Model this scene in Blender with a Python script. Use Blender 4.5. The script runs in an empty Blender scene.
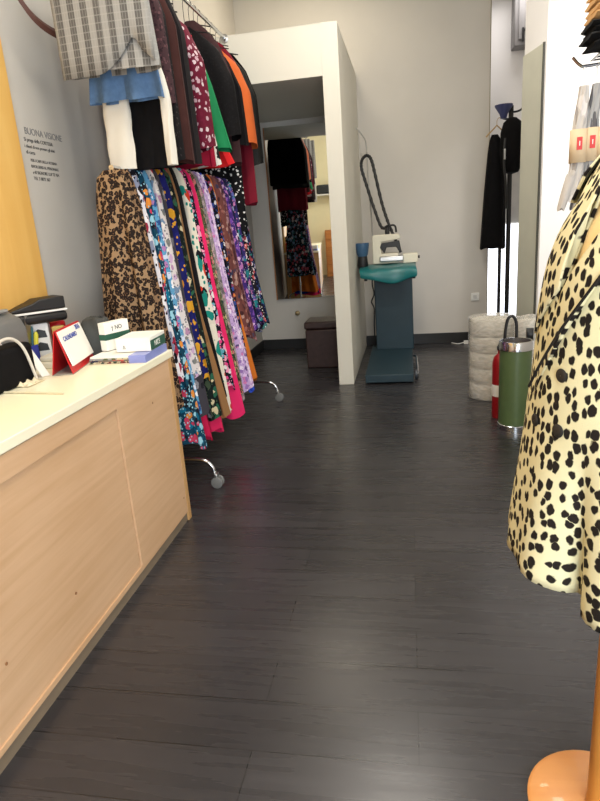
import bpy, bmesh, math, random
from mathutils import Vector, Matrix
PI = math.pi
scene = bpy.context.scene
COL = scene.collection
random.seed(7)

# ------------------------------------------------------------------ materials
def lin(c):
    c = c / 255.0
    return c / 12.92 if c <= .04045 else ((c + .055) / 1.055) ** 2.4
def rgb(r, g, b): return (lin(r), lin(g), lin(b), 1)

def new_mat(name):
    m = bpy.data.materials.new(name); m.use_nodes = True
    nt = m.node_tree
    b = nt.nodes['Principled BSDF']
    return m, nt, b
def link(nt, a, b): nt.links.new(a, b)

def plain(name, col, rough=.7, metal=0, var=.08, scale=6, spec=.5, alpha=None, trans=0, emit=None, estr=0, coat=0):
    """a plain colour with a faint procedural mottling"""
    m, nt, b = new_mat(name)
    tc = nt.nodes.new('ShaderNodeTexCoord')
    no = nt.nodes.new('ShaderNodeTexNoise'); no.inputs['Scale'].default_value = scale; no.inputs['Detail'].default_value = 3
    link(nt, tc.outputs['Object'], no.inputs['Vector'])
    rp = nt.nodes.new('ShaderNodeValToRGB')
    c = rgb(*col)
    rp.color_ramp.elements[0].position = .3; rp.color_ramp.elements[1].position = .7
    rp.color_ramp.elements[0].color = tuple(max(0, x * (1 - var)) for x in c[:3]) + (1,)
    rp.color_ramp.elements[1].color = tuple(min(1, x * (1 + var)) for x in c[:3]) + (1,)
    link(nt, no.outputs['Fac'], rp.inputs['Fac'])
    link(nt, rp.outputs['Color'], b.inputs['Base Color'])
    b.inputs['Roughness'].default_value = rough
    b.inputs['Metallic'].default_value = metal
    b.inputs['Specular IOR Level'].default_value = spec
    if coat: b.inputs['Coat Weight'].default_value = coat
    if trans: b.inputs['Transmission Weight'].default_value = trans
    if alpha is not None: b.inputs['Alpha'].default_value = alpha
    if emit:
        b.inputs['Emission Color'].default_value = rgb(*emit); b.inputs['Emission Strength'].default_value = estr
    return m

def print_mat(name, bg, cols, scale=18, thr=.42, stretch=1.0, seed=0, second=None, rough=.75, bg2=None):
    """printed cloth: blobs of several colours on a ground colour"""
    m, nt, b = new_mat(name)
    if scale <= 26:
        scale *= 1.9; thr += .05
        if second is None and len(cols) > 2: second = cols[1]
    N = nt.nodes
    tc = N.new('ShaderNodeTexCoord'); mp = N.new('ShaderNodeMapping')
    mp.inputs['Location'].default_value = (seed * 1.37, seed * .73, seed * 2.11)
    mp.inputs['Scale'].default_value = (1, 1, 1 / stretch)
    link(nt, tc.outputs['Object'], mp.inputs['Vector'])
    nz = N.new('ShaderNodeTexNoise'); nz.inputs['Scale'].default_value = scale * .9; nz.inputs['Detail'].default_value = 2
    link(nt, mp.outputs['Vector'], nz.inputs['Vector'])
    sub = N.new('ShaderNodeVectorMath'); sub.operation = 'MULTIPLY_ADD'
    sub.inputs[1].default_value = (1 / scale,) * 3
    link(nt, nz.outputs['Color'], sub.inputs[0]); link(nt, mp.outputs['Vector'], sub.inputs[2])
    vo = N.new('ShaderNodeTexVoronoi'); vo.inputs['Scale'].default_value = scale
    link(nt, sub.outputs[0], vo.inputs['Vector'])
    se = N.new('ShaderNodeSeparateColor'); link(nt, vo.outputs['Color'], se.inputs['Color'])
    rp = N.new('ShaderNodeValToRGB'); rp.color_ramp.interpolation = 'CONSTANT'
    els = rp.color_ramp.elements
    els[0].color = rgb(*cols[0]); els[0].position = 0
    if len(cols) > 1:
        els[1].color = rgb(*cols[1]); els[1].position = 1 / len(cols)
        for i in range(2, len(cols)):
            e = els.new(i / len(cols)); e.color = rgb(*cols[i])
    else: els[1].color = rgb(*cols[0])
    link(nt, se.outputs['Red'], rp.inputs['Fac'])
    lt = N.new('ShaderNodeMath'); lt.operation = 'LESS_THAN'; lt.inputs[1].default_value = thr
    link(nt, vo.outputs['Distance'], lt.inputs[0])
    mx = N.new('ShaderNodeMix'); mx.data_type = 'RGBA'
    link(nt, lt.outputs[0], mx.inputs['Factor'])
    mx.inputs['A'].default_value = rgb(*bg); link(nt, rp.outputs['Color'], mx.inputs['B'])
    if bg2:
        n2 = N.new('ShaderNodeTexNoise'); n2.inputs['Scale'].default_value = 7
        link(nt, mp.outputs['Vector'], n2.inputs['Vector'])
        g = N.new('ShaderNodeMath'); g.operation = 'GREATER_THAN'; g.inputs[1].default_value = .52
        link(nt, n2.outputs['Fac'], g.inputs[0])
        mb = N.new('ShaderNodeMix'); mb.data_type = 'RGBA'; mb.inputs['A'].default_value = rgb(*bg); mb.inputs['B'].default_value = rgb(*bg2)
        link(nt, g.outputs[0], mb.inputs['Factor']); link(nt, mb.outputs['Result'], mx.inputs['A'])
    out = mx.outputs['Result']
    if second:
        v2 = N.new('ShaderNodeTexVoronoi'); v2.inputs['Scale'].default_value = scale * 2.1
        link(nt, mp.outputs['Vector'], v2.inputs['Vector'])
        l2 = N.new('ShaderNodeMath'); l2.operation = 'LESS_THAN'; l2.inputs[1].default_value = .27
        link(nt, v2.outputs['Distance'], l2.inputs[0])
        m2 = N.new('ShaderNodeMix'); m2.data_type = 'RGBA'; m2.inputs['B'].default_value = rgb(*second)
        link(nt, l2.outputs[0], m2.inputs['Factor']); link(nt, out, m2.inputs['A']); out = m2.outputs['Result']
    link(nt, out, b.inputs['Base Color'])
    b.inputs['Roughness'].default_value = rough
    b.inputs['Specular IOR Level'].default_value = .12
    return m

def leopard_mat(name, ground, ring, core, scale=30):
    m, nt, b = new_mat(name); N = nt.nodes
    tc = N.new('ShaderNodeTexCoord'); mp = N.new('ShaderNodeMapping'); mp.inputs['Scale'].default_value = (1.0, 1, .85)
    link(nt, tc.outputs['Object'], mp.inputs['Vector'])
    nz = N.new('ShaderNodeTexNoise'); nz.inputs['Scale'].default_value = scale * 1.3
    link(nt, mp.outputs['Vector'], nz.inputs['Vector'])
    sub = N.new('ShaderNodeVectorMath'); sub.operation = 'MULTIPLY_ADD'; sub.inputs[1].default_value = (.9 / scale,) * 3
    link(nt, nz.outputs['Color'], sub.inputs[0]); link(nt, mp.outputs['Vector'], sub.inputs[2])
    vo = N.new('ShaderNodeTexVoronoi'); vo.inputs['Scale'].default_value = scale
    link(nt, sub.outputs[0], vo.inputs['Vector'])
    rp = N.new('ShaderNodeValToRGB'); rp.color_ramp.interpolation = 'CONSTANT'
    e = rp.color_ramp.elements
    e[0].position = 0; e[0].color = rgb(*core); e[1].position = .2; e[1].color = rgb(*ring)
    g = e.new(.58); g.color = rgb(*ground)
    link(nt, vo.outputs['Distance'], rp.inputs['Fac'])
    link(nt, rp.outputs['Color'], b.inputs['Base Color']); b.inputs['Roughness'].default_value = .8
    b.inputs['Specular IOR Level'].default_value = .2
    return m

def spots_mat(name, ground, dark, scale=36, shift=0):
    """cheetah spots on the uv layout of the cloth (uv in metres)"""
    m, nt, b = new_mat(name); N = nt.nodes
    tc = N.new('ShaderNodeTexCoord'); mp = N.new('ShaderNodeMapping'); mp.inputs['Scale'].default_value = (1.0, .74, 1.0)
    mp.inputs['Location'].default_value = (shift, shift * .6, 0); mp.inputs['Rotation'].default_value = (0, 0, .25)
    link(nt, tc.outputs['UV'], mp.inputs['Vector'])
    nz = N.new('ShaderNodeTexNoise'); nz.inputs['Scale'].default_value = 60; nz.inputs['Detail'].default_value = 2
    link(nt, mp.outputs['Vector'], nz.inputs['Vector'])
    ma = N.new('ShaderNodeVectorMath'); ma.operation = 'MULTIPLY_ADD'; ma.inputs[1].default_value = (.013,) * 3
    link(nt, nz.outputs['Color'], ma.inputs[0]); link(nt, mp.outputs['Vector'], ma.inputs[2])
    vo = N.new('ShaderNodeTexVoronoi'); vo.voronoi_dimensions = '2D'; vo.inputs['Scale'].default_value = scale; vo.inputs['Randomness'].default_value = .8
    link(nt, ma.outputs[0], vo.inputs['Vector'])
    se = N.new('ShaderNodeSeparateColor'); link(nt, vo.outputs['Color'], se.inputs['Color'])
    th = N.new('ShaderNodeMath'); th.operation = 'MULTIPLY_ADD'; th.inputs[1].default_value = .14; th.inputs[2].default_value = .285
    link(nt, se.outputs['Red'], th.inputs[0])
    lt = N.new('ShaderNodeMath'); lt.operation = 'SUBTRACT'
    link(nt, th.outputs[0], lt.inputs[0]); link(nt, vo.outputs['Distance'], lt.inputs[1])
    sm = N.new('ShaderNodeMapRange'); sm.inputs['From Min'].default_value = -.03; sm.inputs['From Max'].default_value = .05
    link(nt, lt.outputs[0], sm.inputs['Value'])
    n2 = N.new('ShaderNodeTexNoise'); n2.inputs['Scale'].default_value = 9
    link(nt, mp.outputs['Vector'], n2.inputs['Vector'])
    gr = N.new('ShaderNodeMix'); gr.data_type = 'RGBA'
    gr.inputs['A'].default_value = rgb(*ground); gr.inputs['B'].default_value = rgb(*[int(x * .9) for x in ground])
    link(nt, n2.outputs['Fac'], gr.inputs['Factor'])
    mx = N.new('ShaderNodeMix'); mx.data_type = 'RGBA'; mx.inputs['B'].default_value = rgb(*dark)
    link(nt, gr.outputs['Result'], mx.inputs['A']); link(nt, sm.outputs[0], mx.inputs['Factor'])
    link(nt, mx.outputs['Result'], b.inputs['Base Color'])
    b.inputs['Roughness'].default_value = .85; b.inputs['Specular IOR Level'].default_value = .15
    n3 = N.new('ShaderNodeTexNoise'); n3.inputs['Scale'].default_value = 400
    link(nt, tc.outputs['Object'], n3.inputs['Vector'])
    bu = N.new('ShaderNodeBump'); bu.inputs['Strength'].default_value = .3; bu.inputs['Distance'].default_value = .003
    link(nt, n3.outputs['Fac'], bu.inputs['Height']); link(nt, bu.outputs['Normal'], b.inputs['Normal'])
    return m

def plaid_mat(name):
    """grey and off-white woven stripes with thin cross lines"""
    m, nt, b = new_mat(name); N = nt.nodes
    tc = N.new('ShaderNodeTexCoord'); sp = N.new('ShaderNodeSeparateXYZ'); link(nt, tc.outputs['Object'], sp.inputs[0])
    def wave(sock, per, thr):
        a = N.new('ShaderNodeMath'); a.operation = 'DIVIDE'; a.inputs[1].default_value = per; link(nt, sock, a.inputs[0])
        f = N.new('ShaderNodeMath'); f.operation = 'FRACT'; link(nt, a.outputs[0], f.inputs[0])
        l = N.new('ShaderNodeMath'); l.operation = 'LESS_THAN'; l.inputs[1].default_value = thr; link(nt, f.outputs[0], l.inputs[0])
        return l.outputs[0]
    s1 = wave(sp.outputs['X'], .062, .5)
    s2 = wave(sp.outputs['Z'], .03, .16)
    s3 = wave(sp.outputs['X'], .013, .2)
    m1 = N.new('ShaderNodeMix'); m1.data_type = 'RGBA'; m1.inputs['A'].default_value = rgb(146, 145, 142); m1.inputs['B'].default_value = rgb(90, 88, 86)
    link(nt, s1, m1.inputs['Factor'])
    mxm = N.new('ShaderNodeMath'); mxm.operation = 'MAXIMUM'; link(nt, s2, mxm.inputs[0]); link(nt, s3, mxm.inputs[1])
    sc = N.new('ShaderNodeMath'); sc.operation = 'MULTIPLY'; sc.inputs[1].default_value = .35; link(nt, mxm.outputs[0], sc.inputs[0])
    m2 = N.new('ShaderNodeMix'); m2.data_type = 'RGBA'; m2.inputs['B'].default_value = rgb(168, 167, 163)
    link(nt, sc.outputs[0], m2.inputs['Factor']); link(nt, m1.outputs['Result'], m2.inputs['A'])
    link(nt, m2.outputs['Result'], b.inputs['Base Color']); b.inputs['Roughness'].default_value = .9
    return m

def wood_mat(name, c1, c2, scale=3.0, axis=2, rough=.5, grain=14, coat=0):
    m, nt, b = new_mat(name); N = nt.nodes
    tc = N.new('ShaderNodeTexCoord'); mp = N.new('ShaderNodeMapping')
    s = [grain, grain, grain]; s[axis] = .9
    mp.inputs['Scale'].default_value = s
    link(nt, tc.outputs['Object'], mp.inputs['Vector'])
    nz = N.new('ShaderNodeTexNoise'); nz.inputs['Scale'].default_value = scale; nz.inputs['Detail'].default_value = 5; nz.inputs['Distortion'].default_value = .4
    link(nt, mp.outputs['Vector'], nz.inputs['Vector'])
    n2 = N.new('ShaderNodeTexNoise'); n2.inputs['Scale'].default_value = 2.2
    link(nt, tc.outputs['Object'], n2.inputs['Vector'])
    av = N.new('ShaderNodeMath'); av.operation = 'MULTIPLY_ADD'; av.inputs[1].default_value = .6
    link(nt, nz.outputs['Fac'], av.inputs[0])
    hf = N.new('ShaderNodeMath'); hf.operation = 'MULTIPLY'; hf.inputs[1].default_value = .4; link(nt, n2.outputs['Fac'], hf.inputs[0])
    link(nt, hf.outputs[0], av.inputs[2])
    rp = N.new('ShaderNodeValToRGB'); rp.color_ramp.elements[0].position = .35; rp.color_ramp.elements[1].position = .65
    rp.color_ramp.elements[0].color = rgb(*c1); rp.color_ramp.elements[1].color = rgb(*c2)
    link(nt, av.outputs[0], rp.inputs['Fac']); link(nt, rp.outputs['Color'], b.inputs['Base Color'])
    b.inputs['Roughness'].default_value = rough
    if coat: b.inputs['Coat Weight'].default_value = coat
    return m

def floor_mat():
    m, nt, b = new_mat('floor_laminate'); N = nt.nodes
    tc = N.new('ShaderNodeTexCoord')
    br = N.new('ShaderNodeTexBrick'); br.offset = .37; br.inputs['Scale'].default_value = 1
    br.inputs['Brick Width'].default_value = 1.25; br.inputs['Row Height'].default_value = .185
    br.inputs['Mortar Size'].default_value = .0018; br.inputs['Mortar Smooth'].default_value = .2; br.inputs['Bias'].default_value = 0
    br.inputs['Color1'].default_value = rgb(46, 44, 46); br.inputs['Color2'].default_value = rgb(55, 53, 55); br.inputs['Mortar'].default_value = rgb(27, 25, 25)
    link(nt, tc.outputs['Object'], br.inputs['Vector'])
    mp = N.new('ShaderNodeMapping'); mp.inputs['Scale'].default_value = (1.0, 13, 1)
    link(nt, tc.outputs['Object'], mp.inputs['Vector'])
    nz = N.new('ShaderNodeTexNoise'); nz.inputs['Scale'].default_value = 2.0; nz.inputs['Detail'].default_value = 6
    link(nt, mp.outputs['Vector'], nz.inputs['Vector'])
    rp = N.new('ShaderNodeValToRGB'); rp.color_ramp.elements[0].position = .3; rp.color_ramp.elements[1].position = .75
    rp.color_ramp.elements[0].color = (.74, .73, .72, 1); rp.color_ramp.elements[1].color = (1.2, 1.2, 1.22, 1)
    link(nt, nz.outputs['Fac'], rp.inputs['Fac'])
    mu = N.new('ShaderNodeMix'); mu.data_type = 'RGBA'; mu.blend_type = 'MULTIPLY'; mu.inputs['Factor'].default_value = .5
    link(nt, br.outputs['Color'], mu.inputs['A']); link(nt, rp.outputs['Color'], mu.inputs['B'])
    link(nt, mu.outputs['Result'], b.inputs['Base Color'])
    rr = N.new('ShaderNodeMapRange'); rr.inputs['To Min'].default_value = .2; rr.inputs['To Max'].default_value = .36
    link(nt, nz.outputs['Fac'], rr.inputs['Value']); link(nt, rr.outputs[0], b.inputs['Roughness'])
    bu = N.new('ShaderNodeBump'); bu.inputs['Strength'].default_value = .03; bu.inputs['Distance'].default_value = .01
    link(nt, nz.outputs['Fac'], bu.inputs['Height']); link(nt, bu.outputs['Normal'], b.inputs['Normal'])
    b.inputs['Specular IOR Level'].default_value = .5
    return m

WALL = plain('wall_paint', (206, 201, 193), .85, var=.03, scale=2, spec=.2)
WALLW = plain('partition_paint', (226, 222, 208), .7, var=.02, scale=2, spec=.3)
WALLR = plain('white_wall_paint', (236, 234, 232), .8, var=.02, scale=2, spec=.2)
PANEL = plain('grey_green_panel', (196, 196, 180), .35, var=.03)
CEIL = plain('ceiling_paint', (235, 230, 220), .9, var=.02)
BLACKBASE = plain('black_skirting', (26, 25, 25), .45)
CHROME = plain('chrome', (205, 207, 210), .16, 1, var=.02)
STEEL = plain('brushed_steel', (190, 190, 188), .32, 1, var=.06, scale=30)
BLACK = plain('black_plastic', (22, 22, 24), .45)
BLACKC = plain('black_cloth', (13, 12, 14), .9, var=.25, scale=25, spec=.15)
WHITEP = plain('white_plastic', (232, 232, 228), .4, var=.02)
CREAMP = plain('cream_plastic', (222, 216, 196), .5, var=.03)
GREYP = plain('grey_plastic', (112, 112, 110), .5, var=.06)
REDP = plain('red_gloss', (196, 26, 34), .35, var=.05)
PAPER = plain('paper', (238, 236, 228), .8, var=.02)
MIRROR = plain('mirror_silver', (232, 234, 232), .01, 1, var=.004)
MAPLE = wood_mat('maple_veneer', (202, 162, 122), (216, 178, 140), 2.4, 1, .45, 16)
MAPLEV = wood_mat('maple_edge', (186, 142, 90), (204, 162, 108), 2.4, 2, .45, 16)
CREAMTOP = plain('cream_laminate', (248, 241, 212), .35, var=.02)
ORANGEW = wood_mat('honey_board', (228, 176, 92), (240, 194, 112), 1.5, 2, .5, 8)
DRAWERW = wood_mat('orange_pine', (176, 110, 52), (200, 134, 70), 2, 0, .45, 14)
STANDW = wood_mat('stand_wood', (176, 112, 44), (204, 142, 66), 2, 2, .4, 12, .3)
BASEW = wood_mat('stand_base_wood', (214, 142, 74), (232, 166, 98), 1.6, 0, .4, 10, .3)
TEALM = plain('teal_metal', (30, 54, 64), .5, var=.08)
TEALC = plain('teal_satin', (12, 104, 106), .36, var=.1, spec=.6)
GREENM = plain('olive_green_enamel', (82, 100, 62), .4, var=.05, scale=20)
BROWNL = plain('brown_leather', (58, 38, 34), .5, var=.2, scale=30)
STRAPB = plain('strap_leather', (86, 54, 46), .5, var=.15)

# ------------------------------------------------------------------ mesh helper
def world(o):
    m = o.matrix_basis.copy()
    while o.parent:
        o = o.parent; m = o.matrix_basis @ m
    return m

class MB:
    """collects shapes given in world coordinates and links them as one mesh object"""
    def __init__(s): s.bm = bmesh.new()
    def _add(s, verts, faces):
        vs = [s.bm.verts.new(v) for v in verts]
        for f in faces:
            try: s.bm.faces.new([vs[i] for i in f])
            except ValueError: pass
        return s
    def box(s, x0, x1, y0, y1, z0, z1, rot=None):
        v = [(x, y, z) for x in (x0, x1) for y in (y0, y1) for z in (z0, z1)]
        if rot:
            c = Vector(((x0 + x1) / 2, (y0 + y1) / 2, (z0 + z1) / 2))
            v = [tuple(rot @ (Vector(p) - c) + c) for p in v]
        return s._add(v, [(0, 1, 3, 2), (4, 6, 7, 5), (0, 4, 5, 1), (2, 3, 7, 6), (0, 2, 6, 4), (1, 5, 7, 3)])
    def prism(s, poly, z0, z1):
        n = len(poly)
        v = [(x, y, z0) for x, y in poly] + [(x, y, z1) for x, y in poly]
        f = [tuple(reversed(range(n))), tuple(range(n, 2 * n))] + [(i, (i + 1) % n, n + (i + 1) % n, n + i) for i in range(n)]
        return s._add(v, f)
    def extrude(s, pts, vec):
        n = len(pts); vec = Vector(vec)
        v = [tuple(p) for p in pts] + [tuple(Vector(p) + vec) for p in pts]
        f = [tuple(reversed(range(n))), tuple(range(n, 2 * n))] + [(i, (i + 1) % n, n + (i + 1) % n, n + i) for i in range(n)]
        return s._add(v, f)
    def tube(s, pts, r, n=10, cap=True):
        pts = [Vector(p) for p in pts]; k = len(pts)
        rs = r if isinstance(r, (list, tuple)) else [r] * k
        prev = None; verts = []
        for i, p in enumerate(pts):
            d = (pts[min(i + 1, k - 1)] - pts[max(i - 1, 0)]).normalized()
            if prev is None:
                a = Vector((0, 0, 1)) if abs(d.z) < .9 else Vector((1, 0, 0))
                u = d.cross(a).normalized()
            else:
                u = (prev - d * prev.dot(d)).normalized()
            prev = u; w = d.cross(u)
            for j in range(n):
                t = 2 * PI * j / n
                verts.append(tuple(p + (u * math.cos(t) + w * math.sin(t)) * rs[i]))
        f = [(i * n + j, i * n + (j + 1) % n, (i + 1) * n + (j + 1) % n, (i + 1) * n + j) for i in range(k - 1) for j in range(n)]
        if cap: f += [tuple(reversed(range(n))), tuple(range((k - 1) * n, k * n))]
        return s._add(verts, f)
    def lathe(s, prof, cx, cy, n=32, axis='z', cz=0, cap=True):
        verts = []
        for r, h in prof:
            for j in range(n):
                t = 2 * PI * j / n; a, b = r * math.cos(t), r * math.sin(t)
                verts.append((cx + a, cy + b, cz + h) if axis == 'z' else ((cx + h, cy + a, cz + b) if axis == 'x' else (cx + a, cy + h, cz + b)))
        k = len(prof)
        f = [(i * n + j, i * n + (j + 1) % n, (i + 1) * n + (j + 1) % n, (i + 1) * n + j) for i in range(k - 1) for j in range(n)]
        if cap: f += [tuple(reversed(range(n))), tuple(range((k - 1) * n, k * n))]
        return s._add(verts, f)
    def grid(s, rows, close=False):
        m = len(rows[0]); verts = [tuple(p) for r in rows for p in r]
        f = []
        for i in range(len(rows) - 1):
            for j in range(m if close else m - 1):
                f.append((i * m + j, i * m + (j + 1) % m, (i + 1) * m + (j + 1) % m, (i + 1) * m + j))
        return s._add(verts, f)
    def build(s, name, mat, parent=None, bevel=0, smooth=True, solid=0, subsurf=0, loc=None, rot=None, seg=2, off=1, uvf=None):
        bmesh.ops.remove_doubles(s.bm, verts=s.bm.verts, dist=1e-6)
        bmesh.ops.recalc_face_normals(s.bm, faces=s.bm.faces)
        me = bpy.data.meshes.new(name)
        o = bpy.data.objects.new(name, me); COL.objects.link(o)
        if parent: o.parent = parent
        if loc is not None: o.location = loc
        if rot is not None: o.rotation_euler = rot
        if uvf:
            ul = s.bm.loops.layers.uv.new('UVMap')
            for fc in s.bm.faces:
                uvs = [uvf(l.vert.co) for l in fc.loops]
                if max(u[0] for u in uvs) - min(u[0] for u in uvs) > .5: uvs = [(u[0] + (1.32 if u[0] < 0 else 0), u[1]) for u in uvs]
                for l, q in zip(fc.loops, uvs): l[ul].uv = q
        s.bm.transform(world(o).inverted())
        s.bm.to_mesh(me); s.bm.free()
        if smooth:
            for p in me.polygons: p.use_smooth = True
            try: me.set_sharp_from_angle(angle=math.radians(40))
            except Exception: pass
        me.materials.append(mat)
        if bevel:
            b = o.modifiers.new('bevel', 'BEVEL'); b.width = bevel; b.segments = seg; b.limit_method = 'ANGLE'
        if solid:
            q = o.modifiers.new('solid', 'SOLIDIFY'); q.thickness = solid; q.offset = off
        if subsurf:
            q = o.modifiers.new('sub', 'SUBSURF'); q.levels = subsurf; q.render_levels = subsurf
        return o

def tag(o, label=None, cat=None, group=None, kind=None):
    if label: o['label'] = label
    if cat: o['category'] = cat
    if group: o['group'] = group
    if kind: o['kind'] = kind
    return o
def empty(name, loc, label=None, cat=None, group=None, rz=0):
    o = bpy.data.objects.new(name, None); COL.objects.link(o); o.location = loc; o.rotation_euler.z = rz
    o.empty_display_size = .05
    return tag(o, label, cat, group)
def struct(o): o['kind'] = 'structure'; return o
def spline(pts, n=8):
    P = [Vector(p) for p in pts]; out = []
    for i in range(len(P) - 1):
        p0 = P[max(i - 1, 0)]; p1 = P[i]; p2 = P[i + 1]; p3 = P[min(i + 2, len(P) - 1)]
        for k in range(n):
            t = k / n
            out.append(.5 * ((2 * p1) + (-p0 + p2) * t + (2 * p0 - 5 * p1 + 4 * p2 - p3) * t * t + (-p0 + 3 * p1 - 3 * p2 + p3) * t ** 3))
    out.append(P[-1]); return out
def text(name, s, mat, size, mw, parent=None, thick=.0006):
    """mw: matrix placing the text (x along the line, y up, z out of the surface)"""
    cu = bpy.data.curves.new(name, 'FONT'); cu.body = s; cu.size = size; cu.extrude = thick
    t = bpy.data.objects.new(name + '_c', cu); COL.objects.link(t)
    bpy.context.view_layer.update()
    me = bpy.data.meshes.new_from_object(t.evaluated_get(bpy.context.evaluated_depsgraph_get()))
    bpy.data.objects.remove(t); bpy.data.curves.remove(cu)
    me.name = name; me.materials.clear(); me.materials.append(mat)
    me.transform(mw)
    o = bpy.data.objects.new(name, me); COL.objects.link(o)
    if parent:
        o.parent = parent; me.transform(world(o).inverted())
    return o
def frame(origin, xdir, ydir):
    x = Vector(xdir).normalized(); y = Vector(ydir); y = (y - x * y.dot(x)).normalized(); z = x.cross(y)
    m = Matrix((x, y, z)).transposed().to_4x4(); m.translation = Vector(origin); return m

# ------------------------------------------------------------------ camera
H = 1.4
R = ((0.98290757, -0.02025281, -0.18298233), (0.16993988, -0.28244637, 0.94411042), (-0.07080358, -0.95906927, -0.27417691))
cam = bpy.data.cameras.new('camera'); cam.sensor_width = 36; cam.lens = 600 / 801 * 36; cam.clip_start = .02
co = bpy.data.objects.new('camera', cam); COL.objects.link(co)
RM = Matrix(R)
cm = Matrix((RM @ Vector((1, 0, 0)), RM @ Vector((0, -1, 0)), RM @ Vector((0, 0, -1)))).transposed().to_4x4()
cm.translation = (0, 0, H); co.matrix_world = cm
scene.camera = co

# ------------------------------------------------------------------ setting
LX, BY, CZ = -1.79, 7.12, 3.9
struct(MB().box(-2.1, 2.3, -2.2, 8.2, -.1, 0).build('floor', floor_mat(), smooth=False))
struct(MB().box(-2.1, 2.3, -2.2, 8.2, CZ, CZ + .1).build('ceiling', CEIL, smooth=False))
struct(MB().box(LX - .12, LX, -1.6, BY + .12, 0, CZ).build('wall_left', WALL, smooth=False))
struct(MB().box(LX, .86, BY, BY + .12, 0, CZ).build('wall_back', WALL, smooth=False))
# recess at the right of the back wall
struct(MB().box(.74, .86, BY + .12, 8.0, 0, CZ).box(.74, 2.2, 8.0, 8.1, 0, CZ).build('wall_recess', WALLR, smooth=False))
# pillar with a slightly slanted face and the bright face turned to the shop front
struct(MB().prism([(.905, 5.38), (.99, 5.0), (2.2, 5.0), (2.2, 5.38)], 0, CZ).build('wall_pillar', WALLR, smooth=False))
d = Vector((.085, -.38, 0)).normalized(); nrm = Vector((-.38, -.085, 0)).normalized()
p0 = Vector((.905, 5.38, 0)) + d * .0; p1 = Vector((.99, 5.0, 0)) - d * .035
struct(MB().extrude([p0 + Vector((0, 0, .02)), p1 + Vector((0, 0, .02)), p1 + Vector((0, 0, 2.545)), p0 + Vector((0, 0, 2.545))], nrm * .012).build('trim_1', PANEL, smooth=False))
struct(MB().extrude([p1 + Vector((0, 0, .02)), p1 + d * .008 + Vector((0, 0, .02)), p1 + d * .008 + Vector((0, 0, 2.55)), p1 + Vector((0, 0, 2.55))], nrm * .016).build('trim_2', plain('dark_edge', (58, 58, 50), .5), smooth=False))
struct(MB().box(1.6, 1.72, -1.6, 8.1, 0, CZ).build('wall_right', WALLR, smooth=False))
# shop front behind the camera, wall at the left with an opening for the window at the right
struct(MB().box(LX - .12, -.1, -1.72, -1.6, 0, CZ).box(-.1, 1.72, -1.72, -1.6, 0, .12).box(-.1, 1.72, -1.72, -1.6, 2.7, CZ)
       .build('wall_front', plain('front_wall_paint', (240, 230, 190), .85, var=.02), smooth=False))
# fitting room: side wall and boxed-in ceiling
fr = MB().box(-.65, -.515, 5.31, BY, 0, 2.94).box(LX, -.65, 5.31, BY, 2.565, 2.94)
struct(fr.build('wall_fitting_room', WALLW, smooth=False, bevel=.004))
struct(MB().box(LX, -.65, BY - .014, BY, 0, .12).box(-.515, .86, BY - .014, BY, 0, .12).build('baseboard_back', BLACKBASE, bevel=.003, smooth=False))
struct(MB().box(LX, LX + .014, 2.75, BY - .014, 0, .12).build('baseboard_left', BLACKBASE, bevel=.003, smooth=False))
struct(MB().box(.86, .868, BY - .004, BY + .13, 0, CZ).build('trim_3', plain('jamb_edge', (150, 142, 118), .6), smooth=False))
# bright frosted glass of the back door in the recess
FROST = plain('frosted_glass', (245, 246, 250), .5, emit=(240, 245, 255), estr=2.6)
door = struct(MB().box(.9, 1.56, 7.96, 7.99, .02, 2.02).build('door_1', plain('door_frame', (196, 192, 184), .5), smooth=False))
MB().box(.95, 1.5, 7.945, 7.962, .1, 1.28).build('door_pane', FROST, door, smooth=False)

# ------------------------------------------------------------------ counter
CX, CE, CT = -1.14, 2.70, .885
cab = empty('counter_cabinet', (CX - .3, 1.5, 0), 'long pale maple counter cabinet with a recessed front panel, left foreground', 'counter')
MB().box(LX + .01, CX - .018, -.3, CE - .03, .05, .85).build('carcass', MAPLE, cab, smooth=False)
f = MB()
f.box(CX - .018, CX, -.3, 2.1, .77, .85)              # top rail
f.box(CX - .018, CX - .007, -.3, 2.094, .07, .77)     # recessed field
f.box(CX - .018, CX, 2.1, CE - .05, .07, .85)
f.box(CX - .018, CX, -.3, CE - .05, .05, .07)
f.build('front_panel', MAPLE, cab, bevel=.002, smooth=False)
MB().box(LX + .01, CX + .002, CE - .05, CE - .012, 0, .85).build('end_panel', MAPLEV, cab, bevel=.003, smooth=False)
MB().box(LX + .01, CX - .008, -.3, CE - .05, 0, .05).build('kick_board', plain('kick_board', (128, 112, 92), .6), cab, smooth=False)
PLUG = plain('plug_brown', (150, 104, 66), .6)
for y, z in ((2.42, .7), (1.25, .28), (1.62, .26), (2.62, .14)): MB().lathe([(.0001, .0002), (.005, .0002), (.005, -.002), (.0001, -.002)], CX + .0005, y, 10, 'x', z).build('screw_plug', PLUG, cab)
top = MB().box(LX + .005, CX + .004, -.3, CE + .01, .85, CT).build('worktop', CREAMTOP, bevel=.003, smooth=False)
tag(top, 'cream laminate worktop on the maple counter', 'worktop')

# honey coloured board on the wall behind the counter
bd = MB().box(LX + .003, LX + .035, .3, 2.735, .886, 2.75).build('wooden_board', ORANGEW, bevel=.004, smooth=False)
tag(bd, 'tall honey-coloured wooden board on the wall behind the counter', 'board')

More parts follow.
